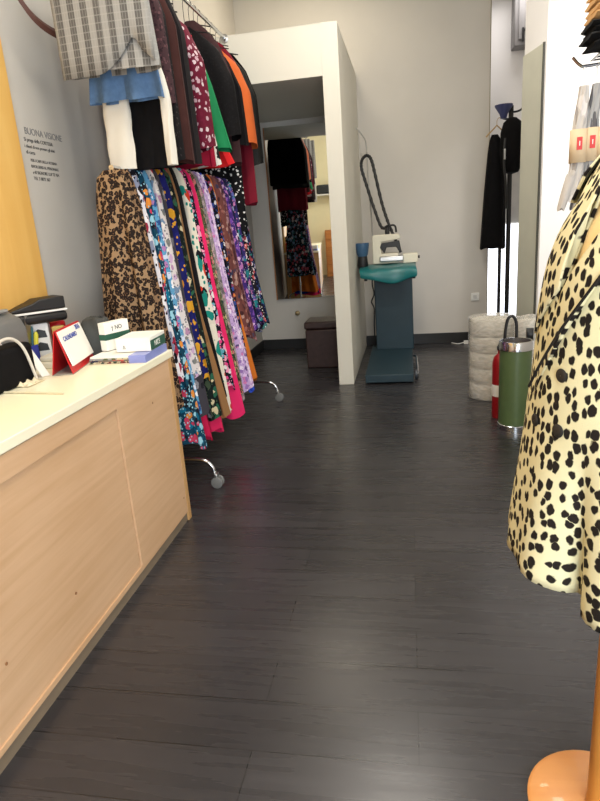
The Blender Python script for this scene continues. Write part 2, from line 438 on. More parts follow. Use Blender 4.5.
# lettering on the wall
INK = plain('ink_grey', (60, 60, 62), .6); INKL = plain('ink_silver', (120, 120, 122), .5)
let = empty('wall_lettering', (LX + .001, 2.83, 1.8), 'small grey printed lettering on the wall beside the honey board', 'lettering')
lines = [('BUONA VISIONE', 1.93, 2.84, .044, INKL), ('Si prega della CORTESIA', 1.897, 2.825, .024, INK), ('i clienti di non provare gli abiti', 1.868, 2.82, .021, INK), ('di carta', 1.84, 2.825, .024, INK),
         ('PER I CAPI DELLA VETRINA', 1.806, 2.85, .019, INK), ('RIVOLGERSI AL PERSONALE', 1.778, 2.845, .0195, INK), ('e \u00a9 SIGNORE LUI TE PIA', 1.75, 2.85, .0215, INK), ('TEL 3 0872 367', 1.722, 2.85, .022, INK)]
for s, z, y, sz, mt in lines:
    text('lettering_line', s, mt, sz, frame((LX + .0008, y, z), (0, 1, 0), (0, 0, 1)), let)

# ------------------------------------------------------------------ fitting room contents
mr = empty('wall_mirror', (-1.23, BY - .03, .61), 'tall narrow mirror on the fitting room back wall', 'mirror')
A = math.radians(3.4); TLT = .012
def mirror_pt(u, off, z):   # u from 0 (left edge) to .78, turned a little towards the aisle
    return (-1.55 + u * math.cos(A) + off * math.sin(A), BY - .045 + u * math.sin(A) - off * math.cos(A) - (z - .6) * TLT, z)
MB().extrude([mirror_pt(0, .004, .61), mirror_pt(.8, .004, .61), mirror_pt(.8, .004, 2.5), mirror_pt(0, .004, 2.5)], (0, .004, 0)).build('mirror_glass', MIRROR, mr, smooth=False)
MB().extrude([mirror_pt(-.012, .004, .605), mirror_pt(.003, .004, .605), mirror_pt(.003, .004, 2.5), mirror_pt(-.012, .004, 2.5)], (0, .02, 0)).build('edge_strip', wood_mat('mirror_edge', (150, 96, 48), (176, 118, 62)), mr, smooth=False)
MB().extrude([mirror_pt(.01, -.006, .62), mirror_pt(.79, -.006, .62), mirror_pt(.79, -.006, 2.49), mirror_pt(.01, -.006, 2.49)], (0, .016, 0)).build('backing', GREYP, mr, smooth=False)

st = empty('storage_stool', (-.86, 6.2, 0), 'dark brown leather cube stool in the fitting room', 'stool')
MB().box(-1.06, -.67, 6.02, 6.4, 0, .40).build('stool_body', BROWNL, st, bevel=.012)
MB().box(-1.07, -.66, 6.01, 6.41, .405, .48).build('stool_lid', BROWNL, st, bevel=.018, seg=3)
kn = empty('brass_doorstop', (-1.33, BY - .03, .43), 'small round brass doorstop on the wall below the mirror', 'doorstop')
MB().lathe([(.0001, 0), (.03, 0), (.03, -.008), (.012, -.012), (.012, -.03), (.022, -.036), (.022, -.05), (.0001, -.056)], -1.33, BY, 20, 'y', .43).build('knob', plain('brass', (150, 132, 96), .4, .6), kn)

# ------------------------------------------------------------------ garments
def prof(points, z):
    """interpolate (drop, left, right, thick) at drop z, smooth"""
    for i in range(len(points) - 1):
        a, b = points[i], points[i + 1]
        if z <= b[0] + 1e-9:
            t = (z - a[0]) / (b[0] - a[0]) if b[0] > a[0] else 0
            t = t * t * (3 - 2 * t) if i == 0 else t
            return [a[k] + (b[k] - a[k]) * t for k in (1, 2, 3)]
    return list(points[-1][1:])

def garment(name, x, y, z, points, mat, seed=0, folds=7, amp=.012, hem=.02, rows=18, n=44, yaw=0, hook=True, parent=None, reach=0):
    """a garment hanging in the x-z plane from (x,y,z); points = (drop, left, right, half thickness)"""
    rnd = random.Random(seed)
    ph = rnd.random() * 6; ph2 = rnd.random() * 6
    L = points[-1][0]; g = []
    for i in range(rows + 1):
        dz = L * (i / rows) ** 1.25
        l, r, t = prof(points, dz)
        c, w = (r - l) / 2, (r + l) / 2
        row = []
        fall = min(1, dz / (.5 * L) + .05)
        for j in range(n):
            th = 2 * PI * j / n; cs, sn = math.cos(th), math.sin(th)
            xx = c + w * math.copysign(abs(cs) ** .8, cs)
            fold = amp * fall * (math.sin(folds * th / 2 * 2 + ph + dz * .9) + .5 * math.sin(folds * 1.7 * th + ph2))
            yy = t * math.copysign(abs(sn) ** .7, sn) + fold * (.5 + .5 * abs(sn))
            xx += fold * .5 * cs
            zz = -dz
            if i == rows: zz += hem * math.sin(3 * th + ph)
            elif i > rows - 4: zz += hem * math.sin(3 * th + ph) * (1 - (rows - i) / 4)
            row.append((x + xx * math.cos(yaw) - yy * math.sin(yaw), y + xx * math.sin(yaw) + yy * math.cos(yaw), z + zz))
        g.append(row)
    m = MB(); m.grid(g, True)
    m._add(g[0], [tuple(range(n))])
    o = m.build(name, mat, parent, loc=(x, y, z - L) if parent is None else None)
    if hook and parent is None:
        h = MB()
        zr = z + max(reach, .0)
        if reach: h.tube(spline([(x, y, z - .03), (x, y, zr - .03), (x + .018, y, zr - .012), (x + .022, y, zr + .008), (x + .005, y, zr + .021), (x - .014, y, zr + .01)], 4), .002, 6)
        h.tube([(x + points[2][2] * .75, y, z - .05), (x + .02, y, z - .02), (x - .02, y, z - .02), (x - points[2][1] * .75, y, z - .05)], .004, 6)
        h.build('hanger', BLACK, o)
    return o

# ---- lower rack on wheels
RX, RZ = -1.40, 1.768
rk = empty('garment_rack', (RX, 3.94, 0), 'chrome garment rack on castors holding the row of printed dresses', 'garment rack')
MB().tube([(RX, 2.89, RZ - .02), (RX, 5.0, RZ)], .013, 12).build('rail', CHROME, rk)
for y in (3.06, 4.82):
    MB().tube([(RX, y, .17), (RX, y, RZ - .0)], .013, 12).build('upright', CHROME, rk)
    ft = MB().tube(spline([(RX - .02, y, .17), (RX + .02, y, .17), (RX + .18, y, .17), (RX + .24, y, .155), (RX + .27, y, .12), (RX + .275, y, .085)], 6), .011, 10)
    ft.tube(spline([(RX + .02, y, .17), (RX - .02, y, .17), (RX - .22, y, .17), (RX - .28, y, .155), (RX - .31, y, .12), (RX - .315, y, .085)], 6), .011, 10)
    ft = ft.build('foot', CHROME, rk)
    for sx in (.283, -.307):
        cx = RX + sx
        MB().box(cx - .006, cx + .012, y - .022, y + .022, .05, .085).tube([(cx - .006, y, .08), (cx - .006, y, .1)], .013, 10).build('caster_bracket', STEEL, ft, bevel=.003)
        for yy in (y - .026, y + .012):
            MB().lathe([(.005, 0), (.026, 0), (.034, .003), (.034, .012), (.026, .014), (.005, .014)], cx + .006, yy, 20, 'y', .034).build('caster_wheel', GREYP, ft)
MB().tube([(RX, 3.06, .17), (RX, 4.82, .17)], .011, 10).build('base_bar', CHROME, rk)

P = print_mat
def dress_points(top, hem, wide=1.0, rb=.27, lb=.18, t=.03, near=1):
    L = top - hem
    return [(0, .045, .05, .010), (.035, .085 * wide, .085 * wide * near, .02), (.14, .105 * wide, .115 * wide * near, t), (.75, .16 * wide, .175 * wide * near, t * 1.1), (L, lb, rb, t * 1.2)]
WH, BK = (225, 220, 215), (24, 22, 26)
racks = [
 # y, hem z, right reach, material, label
 (2.895, .52, .24, leopard_mat('leopard_cloth', (150, 122, 92), (34, 24, 20), (96, 68, 46), 56), 'tan leopard print dress hanging first at the counter end of the rack'),
 (2.965, .50, .23, leopard_mat('leopard_cloth_brown', (138, 108, 80), (32, 23, 19), (86, 60, 42), 60), 'brown leopard print dress just behind the first leopard dress'),
 (3.03, .66, .21, P('white_red_print', (214, 210, 216), [(150, 40, 62), (24, 22, 30), (230, 226, 228), (128, 134, 158), (206, 90, 120)], 13, .47, 1.5, 1), 'white dress with large red and black flowers beside the leopard dresses'),
 (3.095, .24, .26, P('teal_print', (16, 62, 84), [(14, 104, 136), (150, 200, 216), (22, 26, 38), (200, 60, 90), (222, 140, 60)], 15, .45, 1.3, 2), 'teal blue dress with pale and orange flowers reaching almost to the floor'),
 (3.16, .40, .245, P('blue_print', (92, 150, 186), [(200, 208, 226), (40, 74, 130), (170, 120, 168), (230, 228, 232)], 17, .46, 1.2, 3), 'light blue dress with white and violet blotches'),
 (3.225, .62, .24, P('pale_floral', (208, 200, 198), [(170, 130, 160), (112, 134, 160), (226, 220, 214), (120, 120, 116), (190, 160, 190)], 15, .40, 1.3, 4, second=(96, 98, 108)), 'off-white dress with small grey and mauve flowers'),
 (3.295, .36, .25, P('grey_print', (66, 62, 68), [(110, 106, 112), (36, 34, 40), (150, 146, 150)], 30, .4, 2, 5), 'charcoal grey mottled dress beside the off-white floral one'),
 (3.26, .22, .225, plain('crimson_hem', (190, 24, 70), .8, var=.1, spec=.2), 'plain crimson dress whose hem hangs low behind the charcoal dress'),
 (3.47, .21, .235, plain('raspberry_hem', (206, 34, 84), .8, var=.1, spec=.2), 'plain raspberry dress whose hem shows below the green leafed one'),
 (3.37, .56, .235, P('navy_yellow', (26, 28, 92), [(196, 134, 30), (214, 156, 44), (30, 32, 104), (24, 26, 74)], 11, .43, 1.3, 6), 'navy dress with big golden yellow flowers'),
 (3.44, .31, .25, P('green_black', (20, 28, 26), [(40, 92, 70), (60, 74, 56), (24, 22, 26), (200, 186, 150)], 14, .38, 1.5, 7), 'black dress with dark green leaves next to the navy one'),
 (3.505, .30, .255, P('brown_foliage', (140, 102, 66), [(150, 112, 74), (130, 94, 58)], 10, .3, 2, 8), 'plain camel brown long dress in the middle of the rack'),
 (3.57, .40, .225, P('black_dress', (18, 17, 20), [(26, 24, 28), (14, 13, 16)], 12, .4, 2, 9), 'plain black dress between camel and cream dresses'),
 (3.635, .27, .245, P('cream_print', (224, 216, 198), [(24, 24, 30), (26, 128, 116), (230, 222, 208), (214, 206, 190), (206, 60, 40)], 9, .42, 1.6, 10), 'cream dress with black, teal and red shapes'),
 (3.70, .42, .24, P('pink_black_print', (26, 24, 36), [(214, 70, 130), (226, 150, 176), (90, 160, 176), (24, 22, 30), (220, 214, 214)], 18, .5, 1.2, 11), 'black dress crowded with pink and aqua flowers'),
 (3.765, .22, .262, P('hot_pink', (220, 42, 100), [(230, 62, 116), (206, 34, 90)], 8, .3, 3, 12), 'plain hot pink dress hanging lower than its neighbours'),
 (3.83, .36, .245, P('olive_multi', (86, 88, 60), [(196, 186, 130), (40, 40, 36), (150, 150, 120), (206, 120, 120), (30, 60, 50)], 24, .46, 1.2, 13), 'olive dress with tiny multicoloured flowers'),
 (3.895, .30, .25, P('grey_pink', (136, 128, 130), [(176, 160, 160), (96, 92, 96), (196, 150, 160)], 22, .42, 1.3, 14), 'warm grey dress with faint pink speckles'),
 (3.96, .34, .265, P('lilac_print', (186, 158, 204), [(214, 186, 222), (150, 112, 178), (226, 212, 230), (90, 70, 120), (206, 120, 170)], 20, .45, 1.2, 15), 'lilac dress with pink and purple flowers'),
 (4.025, .36, .26, P('lilac_pale', (206, 184, 216), [(170, 136, 190), (224, 210, 228), (120, 92, 150)], 24, .40, 1.2, 16), 'paler lilac dress with small violet sprigs'),
 (4.09, .30, .25, P('royal_blue', (36, 66, 176), [(54, 88, 200), (28, 48, 140), (220, 224, 236)], 12, .33, 1.5, 17), 'royal blue dress with a few white marks'),
 (4.16, .42, .235, P('black_multi', (22, 20, 28), [(210, 206, 206), (60, 80, 150), (206, 120, 60), (24, 22, 28), (150, 60, 90)], 20, .42, 1.2, 18), 'black dress with scattered white, blue and orange specks'),
 (4.235, .335, .25, P('orange_long', (206, 112, 40), [(216, 126, 52), (190, 98, 34)], 8, .35, 2, 19), 'plain orange long dress showing its hem near the far castor'),
 (4.31, .66, .235, P('brick_print', (112, 66, 62), [(150, 96, 88), (70, 40, 42), (176, 140, 130), (60, 56, 80)], 34, .46, 1.4, 20), 'brick red dress with a fine woven pattern'),
 (4.39, .62, .24, P('maroon_fine', (92, 54, 62), [(140, 90, 92), (56, 36, 46), (170, 130, 136)], 40, .44, 1.4, 21), 'maroon dress with a fine dotted pattern'),
 (4.47, .68, .235, P('purple_print', (62, 40, 112), [(110, 70, 160), (170, 110, 170), (40, 30, 76), (206, 170, 206)], 17, .46, 1.2, 22), 'deep purple dress with violet flowers'),
 (4.55, .66, .24, P('navy_white', (28, 30, 62), [(206, 206, 216), (40, 46, 92), (130, 136, 170), (24, 24, 44)], 19, .42, 1.3, 23), 'dark navy dress with white blotches'),
 (4.64, .70, .235, P('violet_teal', (50, 44, 104), [(40, 130, 136), (190, 120, 170), (34, 30, 70), (90, 100, 170)], 15, .46, 1.2, 24), 'violet dress with teal and pink flowers'),
 (4.73, .66, .24, P('black_rose', (24, 22, 30), [(196, 90, 90), (214, 206, 206), (60, 110, 110), (26, 24, 30), (150, 60, 70)], 13, .42, 1.2, 25), 'black dress with coral roses near the far end of the rack'),
 (4.82, .68, .235, P('midnight_multi', (22, 24, 44), [(206, 200, 210), (66, 84, 150), (176, 76, 84), (24, 24, 40), (40, 120, 120)], 16, .44, 1.2, 26), 'midnight blue dress with white and red flowers, second from the far end'),
 (4.91, .67, .23, P('black_garden', (18, 18, 26), [(190, 80, 96), (110, 140, 176), (30, 100, 96), (206, 196, 200), (22, 20, 28)], 14, .45, 1.2, 27), 'black garden flower dress at the far end of the rack'),
]
for i, (y, hem, rb, mt, lab) in enumerate(racks):
    zt = 1.738 + .068 * min(1, (y - 2.89) / .8); near = .70 + .30 * min(1, max(0, (y - 2.89) / .9))
    o = garment('printed_dress', RX, y, zt, dress_points(zt, hem, .8 if lab.startswith('plain') and 'hot pink' not in lab or 'royal' in lab else 1.0, (rb + .012 * math.sin(i * 4.7)) * (near + .06), .17 + .02 * math.sin(i * 2.1), .03, near), mt, seed=i + 3, folds=5 + i % 3, amp=.02 if 'leopard' in lab else .014, hem=.022, yaw=math.radians(5 * math.sin(i * 2.9)))
    tag(o, lab, 'dress', 'printed dresses on the wheeled rack')

# ---- upper wall rail
UX, UZ = -1.43, 2.92
ur = empty('wall_rail', (UX, 5.3, UZ), 'chrome clothes rail high on the left wall, fixed to the fitting room front', 'clothes rail')
MB().tube([(UX - .02, 2.6, UZ), (UX, 5.305, UZ + .005)], .014, 12).build('rail', CHROME, ur)
MB().lathe([(.0001, 0), (.034, 0), (.034, -.008), (.018, -.012), (.018, -.03), (.0001, -.03)], UX, 5.309, 18, 'y', UZ).build('end_flange', STEEL, ur)
for y in (2.66, 4.1):
    MB().tube([(LX, y, UZ + .04), (UX - .03, y, UZ + .04), (UX - .028, y, UZ + .01)], .008, 8).build('bracket', STEEL, ur)

def up(y, zb, rt, mt, lab, name='blouse', cat='top', lt=.19, t=.035, seed=0, rb=None, top=.10, **k):
    z0 = UZ - top; L = z0 - zb; rb = rb or rt
    pts = [(0, .03, .035, .010), (.05, .09, .10, .02), (.16, lt * .85, rt * .68, t), (.36, lt, rt * .94, t * 1.1), (L, lt, rb, t * 1.15)]
    o = garment(name, UX - .015, y, z0, pts, mt, seed=seed + 50, amp=.008, hem=.012, yaw=math.radians(4 * math.sin(seed * 2.3)), reach=top + .005, **k)
    return tag(o, lab, cat, 'clothes on the high wall rail')
dark_brown = plain('dark_brown_cloth', (58, 36, 38), .85, var=.2, scale=20, spec=.2)
up(3.09, 2.03, .33, P('plum_tweed', (62, 42, 46), [(90, 62, 66), (44, 30, 36)], 60, .4, 1, 31), 'plum brown tweed top right beside the grey plaid skirt', seed=1, lt=.05)
up(3.18, 1.79, .32, P('black_sparkle', (20, 18, 20), [(60, 54, 54), (22, 20, 22), (20, 18, 20)], 70, .3, 1, 32), 'black dress with tiny glittering specks on the high rail', 'hanging_dress', 'dress', seed=2, lt=.08)
up(3.33, 1.79, .315, plain('rust_brown_cloth', (62, 34, 31), .85, var=.15, scale=18, spec=.2), 'rust brown long dress between two black garments', 'hanging_dress', 'dress', seed=3, lt=.1)
up(3.47, 1.80, .305, plain('soft_black_cloth', (24, 20, 22), .9, var=.2, spec=.2), 'plain black dress left of the maroon floral top', 'hanging_dress', 'dress', t=.05, seed=4, lt=.12)
up(3.71, 1.90, .325, P('maroon_floral', (92, 18, 40), [(196, 176, 182), (176, 146, 156), (98, 20, 44), (100, 22, 46)], 38, .42, 1.1, 33), 'maroon top with white flowers on the high rail', t=.095, seed=5, top=.2)
up(3.84, 1.82, .275, plain('crimson_cloth', (140, 14, 44), .8, var=.12, spec=.2), 'plain crimson dress hanging below the maroon floral top', 'hanging_dress', 'dress', seed=6, top=.2)
up(3.95, 1.83, .22, P('white_black_print', (206, 202, 194), [(20, 20, 22), (24, 22, 24), (206, 160, 110), (24, 24, 26)], 9, .42, 1.6, 34), 'white dress with bold black shapes beside the green top', 'hanging_dress', 'dress', t=.025, seed=7, rb=.285, top=.22)
up(4.11, 1.93, .245, plain('emerald_cloth', (22, 116, 70), .8, var=.12, spec=.2), 'plain emerald green top on the high rail', t=.045, seed=8, rb=.325, top=.24)
up(4.19, 1.85, .11, plain('scarlet_cloth', (196, 26, 30), .8, var=.1, spec=.2), 'plain scarlet top with its hem showing below the green top', t=.03, seed=9, rb=.30, top=.22)
up(4.38, 2.04, .325, P('black_fur', (13, 12, 14), [(22, 20, 22), (9, 8, 10)], 60, .4, 1, 35), 'shaggy black coat just before the brown and orange ones', 'hanging_coat', 'coat', t=.09, seed=10, top=.17)
up(4.49, 1.88, .28, dark_brown, 'dark brown dress between the shaggy black coat and the orange coat', 'hanging_dress', 'dress', seed=11)
up(4.59, 2.02, .31, BLACKC, 'plain black blazer directly left of the orange coat', 'hanging_jacket', 'jacket', t=.05, seed=12, top=.17)
up(4.85, 2.04, .32, plain('orange_cloth', (190, 92, 42), .8, var=.1, spec=.2), 'plain burnt orange coat on the high rail', 'hanging_coat', 'coat', t=.135, seed=13, top=.15)
up(4.68, 1.40, .225, P('polka_black', (16, 16, 18), [(224, 222, 220)], 34, .3, 1, 36), 'long black dress with white polka dots near the end of the rail', 'hanging_dress', 'dress', t=.03, seed=14)
up(4.97, 1.62, .255, plain('dark_red_cloth', (112, 16, 36), .8, var=.1, spec=.2), 'dark red dress peeping out behind the orange coat', 'hanging_dress', 'dress', seed=15)
up(5.1, 1.93, .30, plain('black_leather', (8, 8, 8), .6, spec=.25, var=.2, scale=15), 'black leather jacket at the far end of the high rail', 'hanging_jacket', 'jacket', t=.07, seed=16, lt=.24, top=.13)
up(5.22, 1.98, .27, plain('last_black', (9, 9, 10), .95, spec=.05), 'plain black jacket hanging last, against the fitting room front', 'hanging_jacket', 'jacket', t=.04, seed=17, lt=.26)

# face-out clothes at the near end of the rail
FX = -1.33
SKY = 2.87
sk = tag(garment('plaid_skirt', FX, SKY, 2.80, [(0, .15, .16, .03), (.05, .16, .18, .04), (.3, .185, .222, .05), (.655, .198, .25, .055)], plaid_mat('grey_plaid'), seed=71, folds=3, amp=.005, hem=.004, hook=False), 'grey and off-white plaid skirt facing the room at the near end of the rail', 'skirt', 'clothes on the high wall rail')
# curved wrap flap of the skirt front
fl = []
for i in range(25):
    u = i / 24; x = FX - .198 + u * .448
    drop = .655 - (0 if u < .4 else (.15 * ((u - .4) / .42) ** 1.8 if u < .82 else .15 - .12 * ((u - .82) / .18) ** .6))
    fl.append([(x + .012 * (k / 6 - 1), SKY - .06 - .016 * math.sin(u * PI), 2.80 - .02 - (drop - .0) * k / 6) for k in range(7)])
MB().grid(fl).build('wrap_flap', sk.data.materials[0], sk, solid=.004)
# hanger of the skirt
MB().tube([(FX - .13, SKY, 2.83), (FX + .13, SKY, 2.83)], .006, 8).tube(spline([(FX, SKY, 2.83), (FX, SKY, 2.87), (FX - .05, SKY, 2.93), (FX - .1, SKY, 2.945), (FX - .13, SKY, 2.91)], 4), .003, 6).tube([(FX - .1, SKY, 2.83), (FX - .1, SKY, 2.79)], .01, 6).tube([(FX + .1, SKY, 2.83), (FX + .1, SKY, 2.79)], .01, 6).build('hanger', CHROME, sk)
g = []
for i in range(9):
    t = i / 8; z = 2.34 - .30 * t; row = []
    for j in range(64):
        th = 2 * PI * j / 64; c, sn = math.cos(th), math.sin(th)
        w = .15 + .045 * t
        xx = w * math.copysign(abs(c) ** .8, c)
        fl_ = .030 * t * math.cos(xx / w * PI * 2.6 + .5)
        row.append((FX + .03 + xx, 2.955 + (.016 + .014 * t) * math.copysign(abs(sn) ** .7, sn) + fl_, z + .008 * t * math.cos(xx / w * PI * 2.6 + .5)))
    g.append(row)
m = MB(); m.grid(g, True)._add(g[0], [tuple(range(64))])
dn = m.build('denim_skirt', plain('light_denim', (88, 118, 156), .85, var=.12, scale=40, spec=.2), loc=(FX + .03, 2.955, 2.02))
tag(dn, 'light blue denim skirt with a wavy hem below the plaid skirt', 'skirt', 'clothes on the high wall rail')
MB().tube([(FX - .06, 2.955, 2.345), (FX + .17, 2.955, 2.345)], .005, 8).tube(spline([(FX + .055, 2.955, 2.345), (FX + .03, 2.955, 2.6), (FX - .02, 2.955, 2.86), (FX - .07, 2.955, 2.94), (FX - .1, 2.955, 2.91)], 5), .002, 6).build('hanger', CHROME, dn)
def trousers(name, x, y, zt, zb, mat, lab, w=.19, legs=((-.1, .07), (.1, .07))):
    r = empty(name, (x, y, zb), lab, 'trousers', 'clothes on the high wall rail')
    m = MB()
    rows = []
    n = 24
    for i in range(6):
        t = i / 5; z = zt - .25 * t
        ww = w * (.85 + .15 * t)
        rows.append([(x + ww * math.cos(2 * PI * j / n), y + .028 * math.sin(2 * PI * j / n), z) for j in range(n)])
    m.grid(rows, True); m.build('waist', mat, r)
    for s, (lx, lw) in zip((-1, 1), legs):
        m = MB(); rows = []
        for i in range(13):
            t = i / 12; z = zt - .22 - (zt - .22 - zb) * t
            q = min(1, t * 3.5); cx = x + s * w * .5 * (1 - q) + lx * q; rr = (w * .5) * (1 - q) + lw * q
            rows.append([(cx + rr * math.cos(2 * PI * j / n) * (1 + .04 * math.sin(3 * t * 6)), y + .026 * math.sin(2 * PI * j / n) + .004 * math.sin(j + 5 * t), z) for j in range(n)])
        m.grid(rows, True)._add(rows[-1], [tuple(range(n))]); m.build('leg', mat, r)
    MB().box(x - .1, x + .1, y - .006, y + .006, zt - .015, zt + .012).tube(spline([(x, y, zt), (x, y, 2.86), (x - .05, y, 2.93), (x - .1, y, 2.945), (x - .13, y, 2.91)], 4), .002, 6).build('hanger', BLACK, r)
    return r
trousers('white_trousers', FX + .045, 3.0, 2.4, 1.745, plain('white_cloth', (214, 210, 200), .85, var=.04, spec=.2), 'white trousers hanging under the denim skirt', w=.155, legs=((-.098, .07), (.158, .026)))
trousers('black_trousers', FX + .03, 3.055, 2.4, 1.742, BLACKC, 'black trousers showing between the white trouser legs', w=.16, legs=((.02, .075), (.09, .07)))
# brown strap on the wall behind the skirt
sb = MB()
pts = spline([(LX + .12, 2.70, 2.66), (LX + .13, 2.72, 2.52), (LX + .16, 2.80, 2.40), (LX + .2, 2.92, 2.35), (LX + .24, 3.06, 2.36), (LX + .26, 3.14, 2.44), (LX + .26, 3.18, 2.6)], 6)
rows = [[p + Vector((dx, 0, dz)) for dx, dz in ((-.012, 0), (0, .02), (.012, 0), (0, -.02))] for p in pts]
sb.grid(rows, True)
sb.tube([(LX, 2.72, 2.665), (LX + .13, 2.72, 2.665)], .006, 8)
sbo = tag(sb.build('bag_strap', STRAPB), 'curved brown leather strap hanging on the wall left of the plaid skirt', 'strap')

# ------------------------------------------------------------------ ironing station
iron = empty('ironing_station', (-.19, 5.8, 0), 'teal upright ironing station with a steam boiler against the back wall', 'ironing station')
b = MB().extrude([(-.41, 5.30, 0.012), (-.41, 5.30, .085), (-.41, 6.36, .105), (-.41, 6.6, .105), (-.41, 6.6, .012)], (.43, 0, 0)); b.build('base', TEALM, iron, bevel=.006)
MB().extrude([(-.355, 6.36, .1), (.035, 6.36, .1), (.03, 6.34, .93), (-.36, 6.34, .93)], (0, .2, 0)).build('column', TEALM, iron, bevel=.008)
MB().box(-.46, .06, 6.0, 6.6, .93, .965).build('table_top', plain('pad_grey', (120, 120, 116), .7), iron, bevel=.012)
# satin cover, sagging at the front
rows = []
for i in range(17):
    u = i / 16; x = -.475 + u * .55
    r = []
    for (yy, zz) in ((6.6, .985), (6.4, .99), (6.2, .988), (6.05, .98), (5.985, .965), (5.96, .925), (5.955, .88), (5.965, .83)):
        drop = 0
        if zz < .97: drop = (.97 - zz) * (-.5 + .35 * math.sin(u * PI) + .2 * u) - .02 * math.sin(u * 9)*(.97-zz)*4
        r.append((x + .012 * math.sin(yy * 30), yy - .018 * math.sin(u * 7) * (1 if zz < .95 else 0), zz - drop + .006 * math.sin(u * 11 + yy * 8)))
    rows.append(r)
MB().grid(rows).build('satin_cover', TEALC, iron, solid=.004, subsurf=1)
for x in (-.44, .03):
    MB().lathe([(.0001, 0), (.016, 0), (.016, .03), (.0001, .03)], x, 6.1, 14, 'x', .87).build('clamp_knob', BLACK, iron)
# foot pedal at the right of the base
pd = MB().tube(spline([(.03, 6.2, .06), (.055, 6.1, .07), (.06, 5.8, .075), (.06, 5.5, .07), (.055, 5.42, .05)], 5), .012, 8)
pd.build('pedal_bar', CHROME, iron)
MB().lathe([(.004, 0), (.04, 0), (.044, .006), (.044, .02), (.04, .026), (.004, .026)], .035, 5.46, 20, 'x', .046).build('wheel', plain('wheel_grey', (70, 74, 80), .4), iron)
# boiler with iron on top
bo = tag(empty('steam_boiler', (-.2, 6.42, .992)), 'cream steam boiler with a black handle standing on the teal ironing table', 'steam boiler')
MB().extrude([(-.36, 6.3, 1.0), (-.36, 6.3, 1.27), (-.355, 6.3, 1.285), (-.1, 6.3, 1.285), (-.08, 6.3, 1.26), (-.08, 6.3, 1.235), (-.27, 6.3, 1.215), (-.27, 6.3, 1.1), (-.1, 6.3, 1.1), (-.1, 6.3, 1.0)], (0, .2, 0)).build('housing', CREAMP, bo, bevel=.008)
MB().extrude([(-.27, 6.29, 1.20), (-.09, 6.29, 1.22), (-.07, 6.29, 1.1), (-.085, 6.29, 1.1), (-.125, 6.29, 1.16), (-.22, 6.29, 1.16), (-.24, 6.29, 1.1), (-.285, 6.29, 1.16)], (0, .1, 0)).build('iron_handle', BLACK, bo, bevel=.006)
MB().box(-.29, -.05, 6.26, 6.4, 1.02, 1.075).build('iron_plate', STEEL, bo, bevel=.01)
MB().lathe([(.022, 0), (.024, .03), (.018, .06), (.0001, .062)], -.21, 6.4, 16, 'z', 1.285).tube(spline([(-.21, 6.4, 1.33), (-.17, 6.4, 1.37), (-.13, 6.4, 1.36), (-.12, 6.4, 1.3)], 5), .01, 8).build('valve', BLACK, bo)
gb = tag(empty('control_box', (.01, 6.4, .992)), 'small grey control box on the right end of the ironing table', 'control box')
MB().box(-.06, .09, 6.3, 6.5, .994, 1.085).build('case', CREAMP, gb, bevel=.008)
MB().lathe([(.0001, 0), (.014, 0), (.014, .02), (.0001, .02)], .09, 6.38, 14, 'x', 1.045).build('dial', BLACK, gb)
# rod with spring and steam hose
rod = tag(empty('hose_support_rod', (-.36, 6.55, .99)), 'thin bent steel rod holding up the steam hose', 'rod')
MB().tube(spline([(-.36, 6.55, .97), (-.37, 6.55, 1.4), (-.39, 6.55, 1.8), (-.395, 6.55, 2.1), (-.398, 6.55, 2.16), (-.41, 6.55, 2.22), (-.47, 6.55, 2.31), (-.49, 6.55, 2.33)], 5), .0065, 8).build('rod', STEEL, rod)
sp = [(-.475 + .02 * t / 40 + .007 * math.cos(t * 1.4), 6.55 + .007 * math.sin(t * 1.4), 2.28 - .32 * t / 60) for t in range(61)]
MB().tube(sp, .0016, 5).build('spring', STEEL, rod)
hz = tag(empty('steam_hose', (-.3, 6.5, 1.2)), 'black ribbed steam hose looped up over the rod', 'hose')
hp = spline([(-.21, 6.42, 1.36), (-.27, 6.46, 1.36), (-.34, 6.5, 1.55), (-.41, 6.54, 1.78), (-.455, 6.55, 1.95), (-.445, 6.55, 2.03), (-.4, 6.55, 2.065), (-.355, 6.55, 2.025), (-.32, 6.54, 1.88), (-.26, 6.5, 1.6), (-.2, 6.46, 1.4), (-.14, 6.42, 1.25), (-.08, 6.38, 1.1)], 10)
MB().tube(hp, [.0145 + (.004 if i % 3 == 0 else 0) for i in range(len(hp))], 10).build('hose', BLACK, hz)
# blue measuring cup hanging at the left of the table
cup = tag(empty('water_jug', (-.47, 6.2, 1.0)), 'blue plastic water jug in a black holder at the left of the ironing table', 'jug')
MB().lathe([(.04, 1.08), (.055, 1.11), (.068, 1.19), (.07, 1.22), (.064, 1.22), (.058, 1.19), (.04, 1.11), (.0001, 1.10)], -.455, 6.2, 20).build('jug_body', plain('blue_plastic', (58, 92, 124), .4), cup)
MB().lathe([(.0001, .96), (.04, .96), (.055, 1.0), (.045, 1.10), (.0001, 1.10)], -.455, 6.2, 16).tube([(-.43, 6.2, .98), (-.4, 6.22, .975)], .01, 8).build('holder', BLACK, cup)
cb = spline([(-.37, 6.33, .92), (-.375, 6.3, .8), (-.36, 6.3, .7), (-.39, 6.31, .62), (-.365, 6.31, .55), (-.37, 6.32, .4), (-.375, 6.4, .25), (-.38, 6.45, .12)], 6)
tag(MB().tube(cb, .007, 8).build('power_cable', BLACK), 'black cable hanging down the left side of the ironing station', 'cable')
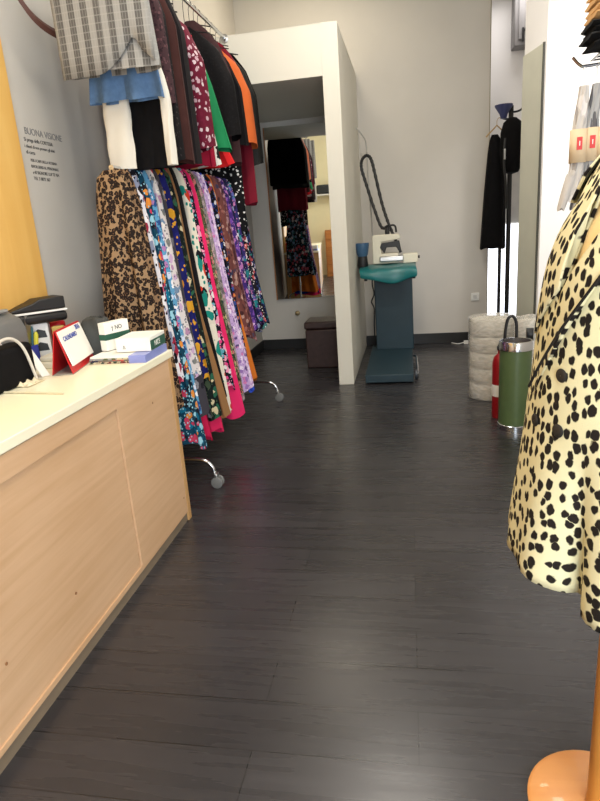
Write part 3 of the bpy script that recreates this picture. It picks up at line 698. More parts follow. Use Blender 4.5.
# socket and plug
so = tag(empty('wall_socket', (.73, BY, .52)), 'square white wall socket low on the back wall', 'socket')
MB().box(.685, .775, BY - .018, BY, .475, .565).build('plate', WHITEP, so, bevel=.006)
MB().box(.71, .75, BY - .021, BY - .017, .50, .54).build('insert', plain('insert_grey', (200, 200, 198), .4), so, bevel=.003)
pl = MB().box(.60, .66, 6.98, 7.02, 0.002, .04).tube(spline([(.6, 7.0, .02), (.54, 6.99, .008), (.5, 7.02, .008), (.47, 7.07, .008)], 5), .006, 8)
tag(pl.build('white_plug', WHITEP, bevel=.006), 'white plug with a short lead lying on the floor by the skirting', 'plug')

# ------------------------------------------------------------------ right side: bin, wrapped rolls, extinguisher, umbrella
bn = empty('green_bin', (.68, 4.06, 0), 'tall olive green metal bin with chrome rims on the floor', 'bin')
BR = .105
MB().lathe([(.0001, .012), (BR - .006, .012), (BR - .003, .05), (BR - .003, .55), (BR - .012, .55), (BR - .012, .03), (.0001, .03)], .68, 4.06, 40).build('bin_body', GREENM, bn)
MB().lathe([(BR - .01, .545), (BR + .003, .545), (BR + .003, .59), (BR - .002, .602), (BR - .014, .602), (BR - .014, .545)], .68, 4.06, 40, cap=False).build('rim', CHROME, bn)
MB().lathe([(.02, 0), (BR + .003, 0), (BR + .003, .035), (BR - .003, .04), (.02, .04)], .68, 4.06, 40).build('foot_ring', CHROME, bn)
MB().lathe([(.0001, .565), (BR - .013, .565), (BR - .013, .585), (.0001, .572)], .68, 4.06, 32).build('inner_lid', plain('dark_liner', (40, 30, 28), .6), bn)
um = empty('umbrella', (.66, 4.2, 0), 'black umbrella with a curved cane handle standing behind the bin', 'umbrella')
ux, uy = .672, 4.22
MB().tube([(ux + .035, uy, .0), (ux + .035, uy, .05), (ux + .035, uy, .1), (ux + .035, uy, .5), (ux + .035, uy, .55)], [.004, .005, .026, .03, .012], 12).build('folded_canopy', BLACKC, um)
MB().tube(spline([(ux + .035, uy, .54), (ux + .036, uy, .64), (ux + .03, uy, .70), (ux + .008, uy, .735), (ux - .02, uy, .72), (ux - .034, uy, .66), (ux - .04, uy, .58)], 6), .0105, 10).build('cane_handle', BLACK, um)
fx = empty('fire_extinguisher', (.625, 4.30, 0), 'red fire extinguisher standing half hidden behind the green bin', 'fire extinguisher')
MB().lathe([(.0001, 0), (.052, 0), (.055, .01), (.055, .40), (.045, .44), (.02, .465), (.02, .49), (.0001, .49)], .62, 4.30, 28).build('cylinder', plain('extinguisher_red', (150, 18, 26), .35), fx)
MB().lathe([(.0555, .16), (.0562, .165), (.0562, .24), (.0555, .245)], .62, 4.30, 28, cap=False).build('paper_label', PAPER, fx)
MB().box(.595, .645, 4.285, 4.315, .49, .515).box(.60, .69, 4.292, 4.308, .515, .528).build('valve_head', BLACK, fx, bevel=.003)

def film(name, col, alpha=.55):
    m, nt, b = new_mat(name); N = nt.nodes
    tc = N.new('ShaderNodeTexCoord')
    mp = N.new('ShaderNodeMapping'); mp.inputs['Scale'].default_value = (6, 6, 14); link(nt, tc.outputs['Object'], mp.inputs['Vector'])
    nz = N.new('ShaderNodeTexNoise'); nz.inputs['Scale'].default_value = 2.2; nz.inputs['Detail'].default_value = 5; nz.inputs['Distortion'].default_value = 1.5
    link(nt, mp.outputs['Vector'], nz.inputs['Vector'])
    bu = N.new('ShaderNodeBump'); bu.inputs['Strength'].default_value = .35; bu.inputs['Distance'].default_value = .03
    link(nt, nz.outputs['Fac'], bu.inputs['Height']); link(nt, bu.outputs['Normal'], b.inputs['Normal'])
    rp = N.new('ShaderNodeValToRGB'); rp.color_ramp.elements[0].position = .35; rp.color_ramp.elements[1].position = .7
    rp.color_ramp.elements[0].color = rgb(*[int(c * .82) for c in col]); rp.color_ramp.elements[1].color = rgb(*col)
    link(nt, nz.outputs['Fac'], rp.inputs['Fac']); link(nt, rp.outputs['Color'], b.inputs['Base Color'])
    b.inputs['Roughness'].default_value = .16; b.inputs['Coat Weight'].default_value = .6; b.inputs['Alpha'].default_value = alpha
    return m
FILM = film('clear_wrap', (236, 232, 222), .45); ROLL = plain('roll_cream', (228, 224, 212), .8, var=.05, scale=10)
def wrapped_roll(x, y, r, h, lab, n=5):
    e = empty('wrapped_roll', (x, y, 0), lab, 'roll', 'film-wrapped rolls by the pillar')
    m = MB()
    for k in range(n):
        z0 = .008 + k * (h - .02) / n; z1 = z0 + (h - .02) / n - .006
        m.lathe([(.03, z0), (r - .022, z0), (r - .014, z0 + .01), (r - .014, z1 - .01), (r - .022, z1), (.03, z1)], x, y, 36)
    m.build('paper_roll', ROLL, e)
    rnd = random.Random(int(x * 100))
    m = MB(); rows = []
    for i in range(17):
        t = i / 16
        rows.append([(x + (r + .002 * rnd.uniform(-1, 1)) * math.cos(2 * PI * j / 36), y + (r + .002 * rnd.uniform(-1, 1)) * math.sin(2 * PI * j / 36), .004 + t * (h - .004)) for j in range(36)])
    rows.append([(x + r * .6 * math.cos(2 * PI * j / 36), y + r * .6 * math.sin(2 * PI * j / 36), h + .006 + .012 * rnd.random()) for j in range(36)])
    rows.append([(x + r * .08 * math.cos(2 * PI * j / 36), y + r * .08 * math.sin(2 * PI * j / 36), h + .02 + .01 * rnd.random()) for j in range(36)])
    m.grid(rows, True); m.build('plastic_wrap', FILM, e)
    return e
wrapped_roll(.635, 4.86, .185, .64, 'thick film-wrapped roll standing left of the green bin')
w2 = wrapped_roll(.868, 4.62, .115, .655, 'second film-wrapped roll with a black label behind the bin')
MB().grid([[(.868 + .119 * math.cos(a), 4.62 + .119 * math.sin(a), z) for a in [math.radians(d) for d in range(-112, -84, 4)]] for z in (.5, .6)]).build('black_label', BLACK, w2, solid=.001)

# ------------------------------------------------------------------ recess: coat stand, black coat, bag, blue cap, metal box
cs = empty('coat_stand', (1.04, 6.9, 0), 'black metal coat stand with two uprights in the recess', 'coat stand')
for x in (.96, 1.045): MB().tube([(x, 6.9, .02), (x, 6.9, 2.44 if x > 1 else 1.6)], .018 if x < 1 else .024, 12).build('upright', BLACK, cs)
MB().box(.9, 1.12, 6.72, 7.08, 0, .03).build('base', BLACK, cs, bevel=.006)
MB().tube([(.95, 6.9, 1.58), (1.05, 6.9, 1.58)], .014, 10).build('cross_bar', BLACK, cs)
for s, z in ((-1, 2.32), (1, 2.38)):
    MB().tube(spline([(1.045, 6.9, z), (1.045 + s * .06, 6.88, z), (1.045 + s * .1, 6.86, z + .02), (1.045 + s * .11, 6.86, z + .08)], 5), .01, 8).build('hook', BLACK, cs)
bc = tag(garment('black_coat', .885, 6.86, 2.18, [(0, .03, .03, .012), (.05, .05, .06, .03), (.16, .065, .09, .06), (.6, .10, .11, .08), (1.12, .135, .12, .09)], BLACKC, seed=91, folds=5, amp=.012, hem=.015, hook=False), 'long plain black coat hanging in the recess beside the back wall', 'coat')
MB().tube([(.80, 6.86, 2.165), (.905, 6.86, 2.265), (.99, 6.86, 2.18)], .008, 8).tube(spline([(.905, 6.86, 2.265), (.905, 6.86, 2.31), (.925, 6.86, 2.335), (.945, 6.86, 2.32)], 4), .003, 6).build('wooden_hanger', wood_mat('hanger_wood', (170, 140, 90), (190, 160, 104)), bc)
bg = empty('black_backpack', (1.03, 6.8, 1.75), 'black backpack hanging from the coat stand', 'bag')
MB().lathe([(.0001, 1.78), (.07, 1.8), (.1, 1.86), (.115, 2.0), (.11, 2.18), (.085, 2.27), (.04, 2.31), (.0001, 2.32)], 1.04, 6.78, 24).build('bag_body', BLACKC, bg)
MB().tube(spline([(.965, 6.7, 2.12), (.955, 6.68, 1.9), (.975, 6.68, 1.7), (.99, 6.69, 1.45)], 6), .012, 8).build('strap', BLACK, bg)
MB().box(.95, .968, 6.665, 6.685, 1.92, 2.02).build('buckle', STEEL, bg, bevel=.003)
bl = MB().lathe([(.028, 2.32), (.04, 2.36), (.085, 2.43), (.088, 2.445), (.08, 2.445), (.03, 2.36), (.0001, 2.34)], .965, 6.84, 24)
tag(bl.build('blue_funnel', plain('blue_funnel', (56, 62, 104), .5)), 'dark blue funnel-shaped shade on top of the coat stand', 'funnel')
eb = empty('meter_box', (1.2, 7.9, 3.1), 'grey metal box high on the recess wall', 'metal box')
MB().box(1.19, 1.59, 7.78, 7.996, 3.17, 3.8).build('case', plain('meter_grey', (118, 116, 116), .5), eb, bevel=.01)
MB().box(1.235, 1.58, 7.765, 7.782, 3.23, 3.75).build('door', plain('meter_door', (134, 132, 132), .5), eb, bevel=.006)
MB().box(1.27, 1.29, 7.74, 7.765, 3.2, 3.34).tube([(1.28, 7.75, 3.3), (1.45, 7.74, 3.45)], .012, 8).build('latch', BLACK, eb, bevel=.004)

# ------------------------------------------------------------------ things on the counter
T = CT
def rotz(a): return Matrix.Rotation(a, 3, 'Z')
# red desk calendar (tent)
cal = empty('desk_calendar', (-1.45, 2.33, T), 'red tent-shaped desk calendar with a white page on the counter', 'calendar')
a0 = Vector((-1.385, 2.23, T)); ax = Vector((-.22, .975, 0)).normalized(); sd = Vector((.975, .22, 0)).normalized()
Lc = .31; hh = .185
def cp(u, s, z): return a0 + ax * u + sd * s + Vector((0, 0, z))
MB().extrude([cp(0, .0, .002), cp(Lc, .0, .002), cp(Lc, -.045, hh), cp(0, -.045, hh)], tuple(sd * .004)).build('front_board', REDP, cal, smooth=False)
MB().extrude([cp(0, -.085, .002), cp(Lc, -.085, .002), cp(Lc, -.049, hh), cp(0, -.049, hh)], tuple(sd * .004)).build('back_board', REDP, cal, smooth=False)
MB().extrude([cp(0, -.085, .001), cp(Lc, -.085, .001), cp(Lc, .004, .001), cp(0, .004, .001)], (0, 0, .003)).build('base_board', plain('grey_card', (150, 146, 138), .8), cal, smooth=False)
pg = MB().extrude([cp(.008, .0015, .035), cp(Lc - .008, .0015, .035), cp(Lc - .008, -.041, hh - .006), cp(.008, -.041, hh - .006)], tuple(sd * .006)).build('page', PAPER, cal, smooth=False)
BLUEI = plain('blue_ink', (36, 66, 160), .6)
up_d = (cp(0, -.041, hh - .006) - cp(0, .0015, .035)).normalized()
o1 = cp(.03, .0015, .035) + sd * .0075
text('page_title', 'CALENDARIO', BLUEI, .028, frame(o1 + up_d * .105 + sd * .0, ax, up_d), pg)
text('page_year', '2016', BLUEI, .03, frame(o1 + ax * .185 + up_d * .128, ax, up_d), pg)

# stack of cards boxes, white with green bands
GREENB = plain('dark_green_print', (30, 84, 66), .5)
c1 = empty('card_box', (-1.40, 2.58, T + .036), 'white box with a green band standing upright near the counter end', 'box', 'white and green card boxes')
def obox(o, ux, lx, ly, z0, z1):
    ux = Vector(ux).normalized(); uy = Vector((-ux.y, ux.x, 0)); o = Vector(o)
    return MB().extrude([o + Vector((0, 0, z0)), o + ux * lx + Vector((0, 0, z0)), o + ux * lx + Vector((0, 0, z1)), o + Vector((0, 0, z1))], tuple(uy * ly))
u1 = Vector((.34, .94, 0)).normalized(); n1 = Vector((u1.y, -u1.x, 0)); q1 = Vector((-1.375, 2.53, 0))
obox(q1, u1, .15, .04, T + .036, T + .165).build('box_body', PAPER, c1, bevel=.002, smooth=False)
obox(q1 + n1 * .001 - u1 * .001, u1, .152, .042, T + .085, T + .112).build('green_band', GREENB, c1, smooth=False)
text('box_mark', '\u2020 NO', INK, .028, frame(q1 + u1 * .04 + n1 * .0012 + Vector((0, 0, T + .128)), u1, (0, 0, 1)), c1)
c2 = empty('card_box', (-1.27, 2.59, T + .036), 'flat white box with a green end lying at the counter corner', 'box', 'white and green card boxes')
u2 = Vector((.99, .06, 0)).normalized(); n2 = Vector((u2.y, -u2.x, 0)); q2 = Vector((-1.31, 2.49, 0)); e2 = Vector((-u2.y, u2.x, 0))
obox(q2, u2, .162, .2, T + .036, T + .098).build('box_body', PAPER, c2, bevel=.002, smooth=False)
obox(q2 + u2 * .1615 + e2 * .002, u2, .0015, .196, T + .038, T + .082).build('green_band', GREENB, c2, smooth=False)
text('band_mark', 'NICE', PAPER, .034, frame(q2 + u2 * .1632 + e2 * .05 + Vector((0, 0, T + .05)), e2, (0, 0, 1)), c2)
text('box_mark', '\u2206', INK, .022, frame(q2 + u2 * .03 + n2 * .0006 + Vector((0, 0, T + .05)), u2, (0, 0, 1)), c2)
# packet of magazines wrapped in film
mg = empty('magazine_stack', (-1.31, 2.55, T), 'low stack of film-wrapped magazines under the boxes', 'magazines')
rz3 = rotz(math.radians(2))
for k in range(4):
    MB().box(-1.42 + .004 * k, -1.15, 2.42, 2.68, T + .001 + k * .008, T + .0085 + k * .008, rz3).build('magazine', [P('mag_a', (190, 176, 150), [(120, 60, 60), (60, 70, 60), (210, 200, 170)], 24, .5), P('mag_b', (120, 110, 100), [(190, 90, 80), (60, 60, 80), (200, 196, 180)], 28, .5), P('mag_c', (150, 150, 150), [(90, 100, 70), (200, 190, 160)], 26, .5), PAPER][k], mg, smooth=False)
MB().box(-1.225, -1.147, 2.416, 2.684, T + .0005, T + .0345, rz3).build('blue_wrapper', plain('periwinkle', (132, 142, 204), .35), mg, smooth=False)
# grey cloth bag / pouch
gbg = []
for i in range(15):
    t = i / 14; z = T + .0 + .185 * math.sin(t * PI / 2)
    w = .115 * (math.cos(t * PI / 2) ** .5 if t < 1 else 0) + .012
    gbg.append([(-1.50 + w * math.cos(2 * PI * j / 24) * .72 + .05 * t, 2.625 + w * .55 * math.sin(2 * PI * j / 24) + .006 * math.sin(j * 1.3 + 5 * t), z + .005 * math.sin(j + 9 * t)) for j in range(24)])
g_ = MB(); g_.grid(gbg, True)._add(gbg[-1], [tuple(range(24))])._add(gbg[0], [tuple(range(24))])
tag(g_.build('grey_pouch', plain('dark_grey_cloth', (66, 68, 66), .8, var=.25, scale=12)), 'crumpled dark grey pouch behind the red calendar', 'pouch')
# red tin and yellow pad behind
tag(MB().box(-1.745, -1.655, 2.615, 2.695, T, T + .175, rotz(.15)).build('red_case', REDP, bevel=.02, seg=3), 'shiny red case against the wall behind the grey pouch', 'case')
tag(MB().box(-1.625, -1.575, 2.50, 2.545, T, T + .165, rotz(.4)).build('yellow_tape_box', plain('yellow_tan', (196, 170, 96), .7), bevel=.004), 'small yellow tan box left of the red case', 'box')
# white box with two black symbols, black zipped case on top
wb = empty('white_symbol_box', (-1.68, 2.52, T), 'white box with two black symbols under the black zipped case', 'box')
u4 = Vector((.88, .47, 0)).normalized(); n4 = Vector((u4.y, -u4.x, 0)); q4 = Vector((-1.75, 2.44, 0))
obox(q4, u4, .13, .1, T, T + .185).build('box_body', WHITEP, wb, bevel=.004, smooth=False)
for z in (T + .06, T + .12):
    m = MB(); c = q4 + u4 * .085 + n4 * .0006 + Vector((0, 0, z))
    m.extrude([c - u4 * .035, c + u4 * .035, c + u4 * .03 + Vector((0, 0, .03)), c + Vector((0, 0, .04)), c - u4 * .03 + Vector((0, 0, .018))], tuple(n4 * .001)); m.build('printed_symbol', BLACK, wb, smooth=False)
zc = empty('zipped_case', (-1.67, 2.5, T + .186), 'black zipped case with a white stripe on top of the white box', 'case')
u5 = Vector((.62, .78, 0)).normalized(); q5 = Vector((-1.715, 2.365, 0))
obox(q5, u5, .25, .13, T + .187, T + .232).build('lower_shell', BLACK, zc, bevel=.016, seg=3)
obox(q5 - u5 * .001 - Vector((-u5.y, u5.x, 0)) * .001, u5, .252, .132, T + .233, T + .242).build('white_stripe', WHITEP, zc, bevel=.002)
e5 = Vector((-u5.y, u5.x, 0))
MB().extrude([q5 + u5 * a + Vector((0, 0, T + .244 + h)) for a, h in ((0, 0), (0, .012), (.1, .035), (.13, .05), (.245, .055), (.245, 0))], tuple(e5 * .128)).build('upper_shell', BLACK, zc, bevel=.01, seg=3)
# blue pen cup with pens, ruler and scissors
pc = empty('pen_cup', (-1.69, 2.395, T), 'blue square pen cup on the counter', 'pen cup')
px, py = -1.69, 2.395
MB().box(px - .036, px + .036, py - .036, py + .036, T, T + .004).box(px - .036, px + .036, py - .036, py - .033, T, T + .1).box(px - .036, px + .036, py + .033, py + .036, T, T + .1).box(px - .036, px - .033, py - .036, py + .036, T, T + .1).box(px + .033, px + .036, py - .036, py + .036, T, T + .1).build('cup', plain('blue_cup', (52, 66, 170), .4), pc, smooth=False)
def stick(name, dx, dy, tx, ty, h, w, mat, lab, cat):
    b0 = Vector((px + dx, py + dy, T + .006)); t0 = Vector((px + tx, py + ty, T + h))
    m = MB().tube([b0, b0 + (t0 - b0) * .93, t0], [w, w, w * .4], 10)
    return tag(m.build(name, mat), lab, cat, 'writing tools in the blue cup')
stick('red_pen', -.01, -.015, -.015, -.10, .20, .006, REDP, 'red pen leaning out of the blue cup', 'pen')
stick('white_pen', .01, -.02, .01, -.075, .19, .006, WHITEP, 'white pen leaning out of the blue cup', 'pen')
stick('yellow_highlighter', .02, .02, .03, .045, .155, .01, plain('yellow_ink', (206, 200, 60), .4), 'yellow highlighter standing in the blue cup', 'highlighter')
stick('green_pen', .0, .02, .012, .05, .18, .006, plain('green_pen', (40, 96, 110), .4), 'teal pen standing in the blue cup', 'pen')
tag(MB().extrude([(px + .0, py + .0, T + .006), (px + .003, py + .028, T + .006), (px + .012, py + .045, T + .235), (px + .009, py + .012, T + .235)], (.002, 0, 0)).build('steel_ruler', STEEL, smooth=False), 'short steel ruler standing in the blue cup', 'ruler', 'writing tools in the blue cup')
sc = empty('scissors', (px, py - .02, T + .006), 'cream handled scissors stuck in the blue cup', 'scissors', 'writing tools in the blue cup')
MB().extrude([(px - .02, py - .02, T + .008), (px - .02, py - .005, T + .008), (px - .02, py - .02, T + .14), (px - .02, py - .04, T + .14)], (.003, 0, 0)).build('blade', STEEL, sc, smooth=False)
for s in (-1, 1):
    c = Vector((px - .018, py - .035 + s * .022, T + .175))
    MB().tube([c + Vector((0, .018 * math.cos(2 * PI * k / 16), .034 * math.sin(2 * PI * k / 16))) for k in range(17)], .006, 8).build('finger_loop', CREAMP, sc)
# cream calculator / terminal in front of cup
ck = empty('cream_keypad', (-1.55, 2.36, T), 'cream keypad block lying in front of the pen cup', 'keypad')
rk4 = rotz(.12)
MB().box(-1.645, -1.515, 2.35, 2.49, T, T + .028, rk4).build('keypad_body', CREAMP, ck, bevel=.006)
MB().box(-1.63, -1.525, 2.38, 2.48, T + .028, T + .05, rk4).build('keypad_top', CREAMP, ck, bevel=.006)
# grey card printer and black tote at the very left
pr = empty('card_printer', (-1.66, 2.02, T), 'grey receipt printer behind the black tote bag', 'printer')
MB().extrude([(-1.75, 2.06, T), (-1.62, 2.06, T), (-1.62, 2.06, T + .19), (-1.64, 2.06, T + .235), (-1.70, 2.06, T + .27), (-1.75, 2.06, T + .26)], (0, .27, 0)).build('printer_body', GREYP, pr, bevel=.015, seg=3)
MB().box(-1.745, -1.665, 2.09, 2.29, T + .264, T + .28).build('printer_lid', plain('printer_grey_light', (150, 150, 146), .4), pr, bevel=.006)
tt = empty('black_tote', (-1.5, 1.98, T), 'black tote bag with pale handles at the left edge of the counter', 'bag')
MB().box(-1.61, -1.50, 1.85, 2.17, T, T + .16).build('tote_body', BLACKC, tt, bevel=.02, seg=3)
HANDLE = plain('pale_handle', (206, 200, 190), .7)
for x in (-1.503, -1.59):
    MB().tube(spline([(x, 1.93, T + .15), (x, 1.95, T + .18), (x, 2.01, T + .195), (x, 2.07, T + .18), (x + .012, 2.10, T + .13), (x + .018, 2.13, T + .012)], 5), .006, 8).build('handle', HANDLE, tt)
tag(MB().extrude([(-1.505, 2.195, T + .002), (-1.49, 2.225, T + .002), (-1.565, 2.225, T + .14), (-1.58, 2.195, T + .14)], (.003, .001, 0)).build('price_tag', PAPER, smooth=False), 'white paper tag leaning against the black tote bag', 'tag')
# paper bag crumple, papers and a thin rod
tag(MB().grid([[(-1.545 + .09 * u / 8 , 2.03 + .12 * v / 8, T - .008 + (.018 * math.sin(u * 1.7 + v) * math.sin(v * 1.3) if 0 < u < 8 and 0 < v < 8 else 0) + .012) for u in range(9)] for v in range(9)]).build('crumpled_paper', plain('creased_paper', (226, 212, 180), .8), solid=.001) , 'crumpled cream paper on the counter in front of the tote bag', 'paper')
tag(MB().tube([(-1.54, 1.955, T + .005), (-1.24, 1.915, T + .005)], .004, 8).build('thin_rod', plain('rod_beige', (214, 206, 180), .5)), 'thin pale rod lying across the counter', 'rod')

# ------------------------------------------------------------------ mannequin stand and coat
MX, MY = .425, 1.21
mn = empty('mannequin_stand', (MX, MY, 0), 'wooden dressmaker stand with a round base under the spotted coat', 'mannequin')
MB().lathe([(.0001, 0), (.155, 0), (.163, .006), (.163, .016), (.155, .022), (.03, .026), (.0001, .026)], MX, MY, 48).build('base', BASEW, mn)
MB().lathe([(.034, .02), (.03, .06), (.028, .9), (.028, .95)], MX, MY, 24).build('pole', STANDW, mn)
F0 = math.radians(-154)
fv = Vector((math.cos(F0), math.sin(F0), 0)); lv = Vector((-math.sin(F0), math.cos(F0), 0))   # facing, and towards the camera-far side
def interp(tab, z):
    if z <= tab[0][0]: return tab[0][1:]
    for a, b in zip(tab, tab[1:]):
        if z <= b[0]:
            t = (z - a[0]) / (b[0] - a[0]); return [a[k] + (b[k] - a[k]) * t for k in range(1, len(a))]
    return tab[-1][1:]
COATT = [(.70, .212, .24), (.85, .2, .228), (1.0, .185, .205), (1.08, .178, .192), (1.2, .17, .18), (1.3, .155, .172), (1.36, .135, .155), (1.41, .105, .128), (1.45, .085, .11), (1.5, .06, .07)]
def S(th, z, off=0):
    """point on the coat: th measured from the facing direction, negative towards the camera"""
    f, l = interp(COATT, z)
    low = max(0, min(1, (1.02 - z) / .3))
    fold = low * (.012 * math.sin(6 * th + .6) + .009 * math.sin(11 * th + 2))
    fold -= low * .03 * math.exp(-((th + .36) / .07) ** 2)
    c, s = math.cos(th), math.sin(th)
    p = Vector((MX, MY, z)) + fv * (f + fold + off) * c - lv * (l + fold + off) * s
    return p
BODYM = plain('body_beige', (236, 204, 146), .7, var=.04)
rows = []
for i in range(20):
    z = .92 + i * (1.56 - .92) / 19
    row = []
    for j in range(40):
        th = 2 * PI * j / 40
        f, l = interp(COATT, z)
        f, l = (f - .012, l - .012)
        if z > 1.46: f, l = .05, .055
        row.append(Vector((MX, MY, z)) + fv * f * math.cos(th) - lv * l * math.sin(th))
    rows.append(row)
m = MB(); m.grid(rows, True)._add(rows[0], [tuple(range(40))])._add(rows[-1], [tuple(range(40))]); m.build('torso', BODYM, mn)
SPOT = spots_mat('cheetah_cloth', (226, 218, 176), (34, 29, 25), 48)
SPOTL = spots_mat('cheetah_cloth_lapel', (224, 214, 172), (32, 27, 24), 48, 3.3)
def coat_uv(co):
    p = Vector(co) - Vector((MX, MY, 0))
    return (math.atan2(-p.dot(lv), p.dot(fv)) * .21, co[2])
ct = empty('spotted_coat', (MX, MY, .7), 'cream coat with black cheetah spots on the wooden stand, right foreground', 'coat')
def vlimit(th):  # neckline height against angle: V opening at the front
    return 1.262 + ((th - .09) * 8 if th > .09 else (.09 - th) * .29)
rows = []; NT = 96; NZ = 40
m = MB()
def hemz(th): return .695 + .012 * math.sin(3 * th + .5) + (-.022 if -2.6 < th < -.42 else 0)
for i in range(NZ + 1):
    row = []
    for j in range(NT):
        th = -PI + 2 * PI * j / NT
        zt = min(1.49, vlimit(th)); zb = hemz(th)
        row.append(S(th, zb + (zt - zb) * i / NZ))
    rows.append(row)
m.grid(rows, True); m.build('coat_body', SPOT, ct, solid=.006, uvf=coat_uv)
def flap(name, quad, off0, off1, nu=10, nv=16, solid=.006, mat=None):
    """patch on the coat between four (angle, height) corners a b c d: a-b one edge, d-c the opposite one"""
    g = []
    for i in range(nv + 1):
        v = i / nv; r = []
        for j in range(nu + 1):
            u = j / nu
            a, b, c, d = quad
            th = (a[0] * (1 - u) + b[0] * u) * (1 - v) + (d[0] * (1 - u) + c[0] * u) * v
            z = (a[1] * (1 - u) + b[1] * u) * (1 - v) + (d[1] * (1 - u) + c[1] * u) * v
            r.append(S(th, z, off0 + (off1 - off0) * u))
        g.append(r)
    return MB().grid(g).build(name, mat or SPOTL, ct, solid=solid, uvf=coat_uv)
flap('lapel', [(.09, 1.262), (-.66, 1.48), (-.66, 1.375), (.39, 1.05)], .006, .024, 14, 18, .008)
MB().tube([S(.31 - .97 * i / 24, 1.075 + .300 * i / 24, .022) for i in range(25)], .0026, 8).build('lapel_shadow_line', plain('lapel_shadow_dark', (30, 26, 23), .8, spec=.2), ct)  # dark tube standing in for the shadow under the lapel's outer edge
flap('lapel', [(.10, 1.262), (.06, 1.46), (.42, 1.45), (.55, 1.17)], .008, .009, 8, 18, .004)
rows = []
for j in range(41):
    th = .75 + j / 40 * (2 * PI - 1.9)
    rows.append([S(th, 1.445, .006), S(th, 1.485, .008), S(th, 1.495, .013), S(th, 1.46, .016), S(th, 1.41, .012)])
MB().grid(rows).build('collar', SPOTL, ct, solid=.006, uvf=coat_uv)
BTN = plain('covered_button', (28, 25, 23), .6)
for th, z in ((-.07, 1.112), (-.1, 1.01), (.24, 1.01)):
    c = S(th, z, .006); nn = (S(th + .01, z) - S(th - .01, z)).cross(Vector((0, 0, 1))).normalized()
    if nn.dot(Vector((0, 0, H)) - c) < 0: nn = -nn
    u = nn.cross(Vector((0, 0, 1))).normalized(); w = nn.cross(u)
    g = [[c + (u * math.cos(2 * PI * j / 20) + w * math.sin(2 * PI * j / 20)) * r + nn * h for j in range(20)] for r, h in ((.0125, 0), (.0132, .0015), (.011, .0035), (.005, .004), (.0005, .0035))]
    MB().grid(g, True).build('button', BTN, ct)
for sgn in (-1, 1):   # sleeves hanging at both sides
    sh = Vector((MX, MY, 1.40)) + lv * sgn * .13 - fv * .03
    path = spline([sh, Vector((MX, MY, 1.30)) + lv * sgn * .2 - fv * .1, Vector((MX, MY, 1.05)) + lv * sgn * .24 - fv * .13, Vector((MX, MY, .84)) + lv * sgn * .27 - fv * .12], 6)
    MB().tube(path, [.06 - .012 * i / len(path) for i in range(len(path))], 16).build('sleeve', SPOT, ct, uvf=coat_uv)

# ------------------------------------------------------------------ sock stand at the right
ss = empty('sock_stand', (.86, 2.2, 0), 'chrome display stand with prongs and a wire shelf at the right edge', 'display stand')
SX, SY = .88, 2.2
MB().tube([(SX, SY, .02), (SX, SY, 2.25)], .015, 12).build('pole', CHROME, ss)
MB().lathe([(.0001, 0), (.2, 0), (.2, .012), (.02, .025), (.0001, .025)], SX, SY, 36).build('base', STEEL, ss)
MB().tube(spline([(SX, SY, 1.835), (.7, SY, 1.83), (.56, SY - .0, 1.822), (.535, SY, 1.826), (.512, SY, 1.85)], 5), .0045, 8).build('prong', CHROME, ss)
ws = MB()
for k in range(6): ws.tube([(SX, 2.12 + k * .04, 1.86), (.60, 2.12 + k * .04, 1.86)], .003, 6)
ws.tube([(.60, 2.11, 1.86), (.60, 2.33, 1.86)], .003, 6); ws.build('wire_shelf', CHROME, ss)
socks_a = P('sock_grey', (188, 182, 176), [(150, 144, 140), (206, 200, 196)], 30, .3, 3, 41)
socks_b = P('sock_stripe', (160, 158, 156), [(96, 94, 96), (190, 188, 186)], 26, .4, 6, 42)
BAND = plain('kraft_band', (210, 186, 152), .8, var=.04); REDL = plain('red_logo', (200, 36, 30), .5)
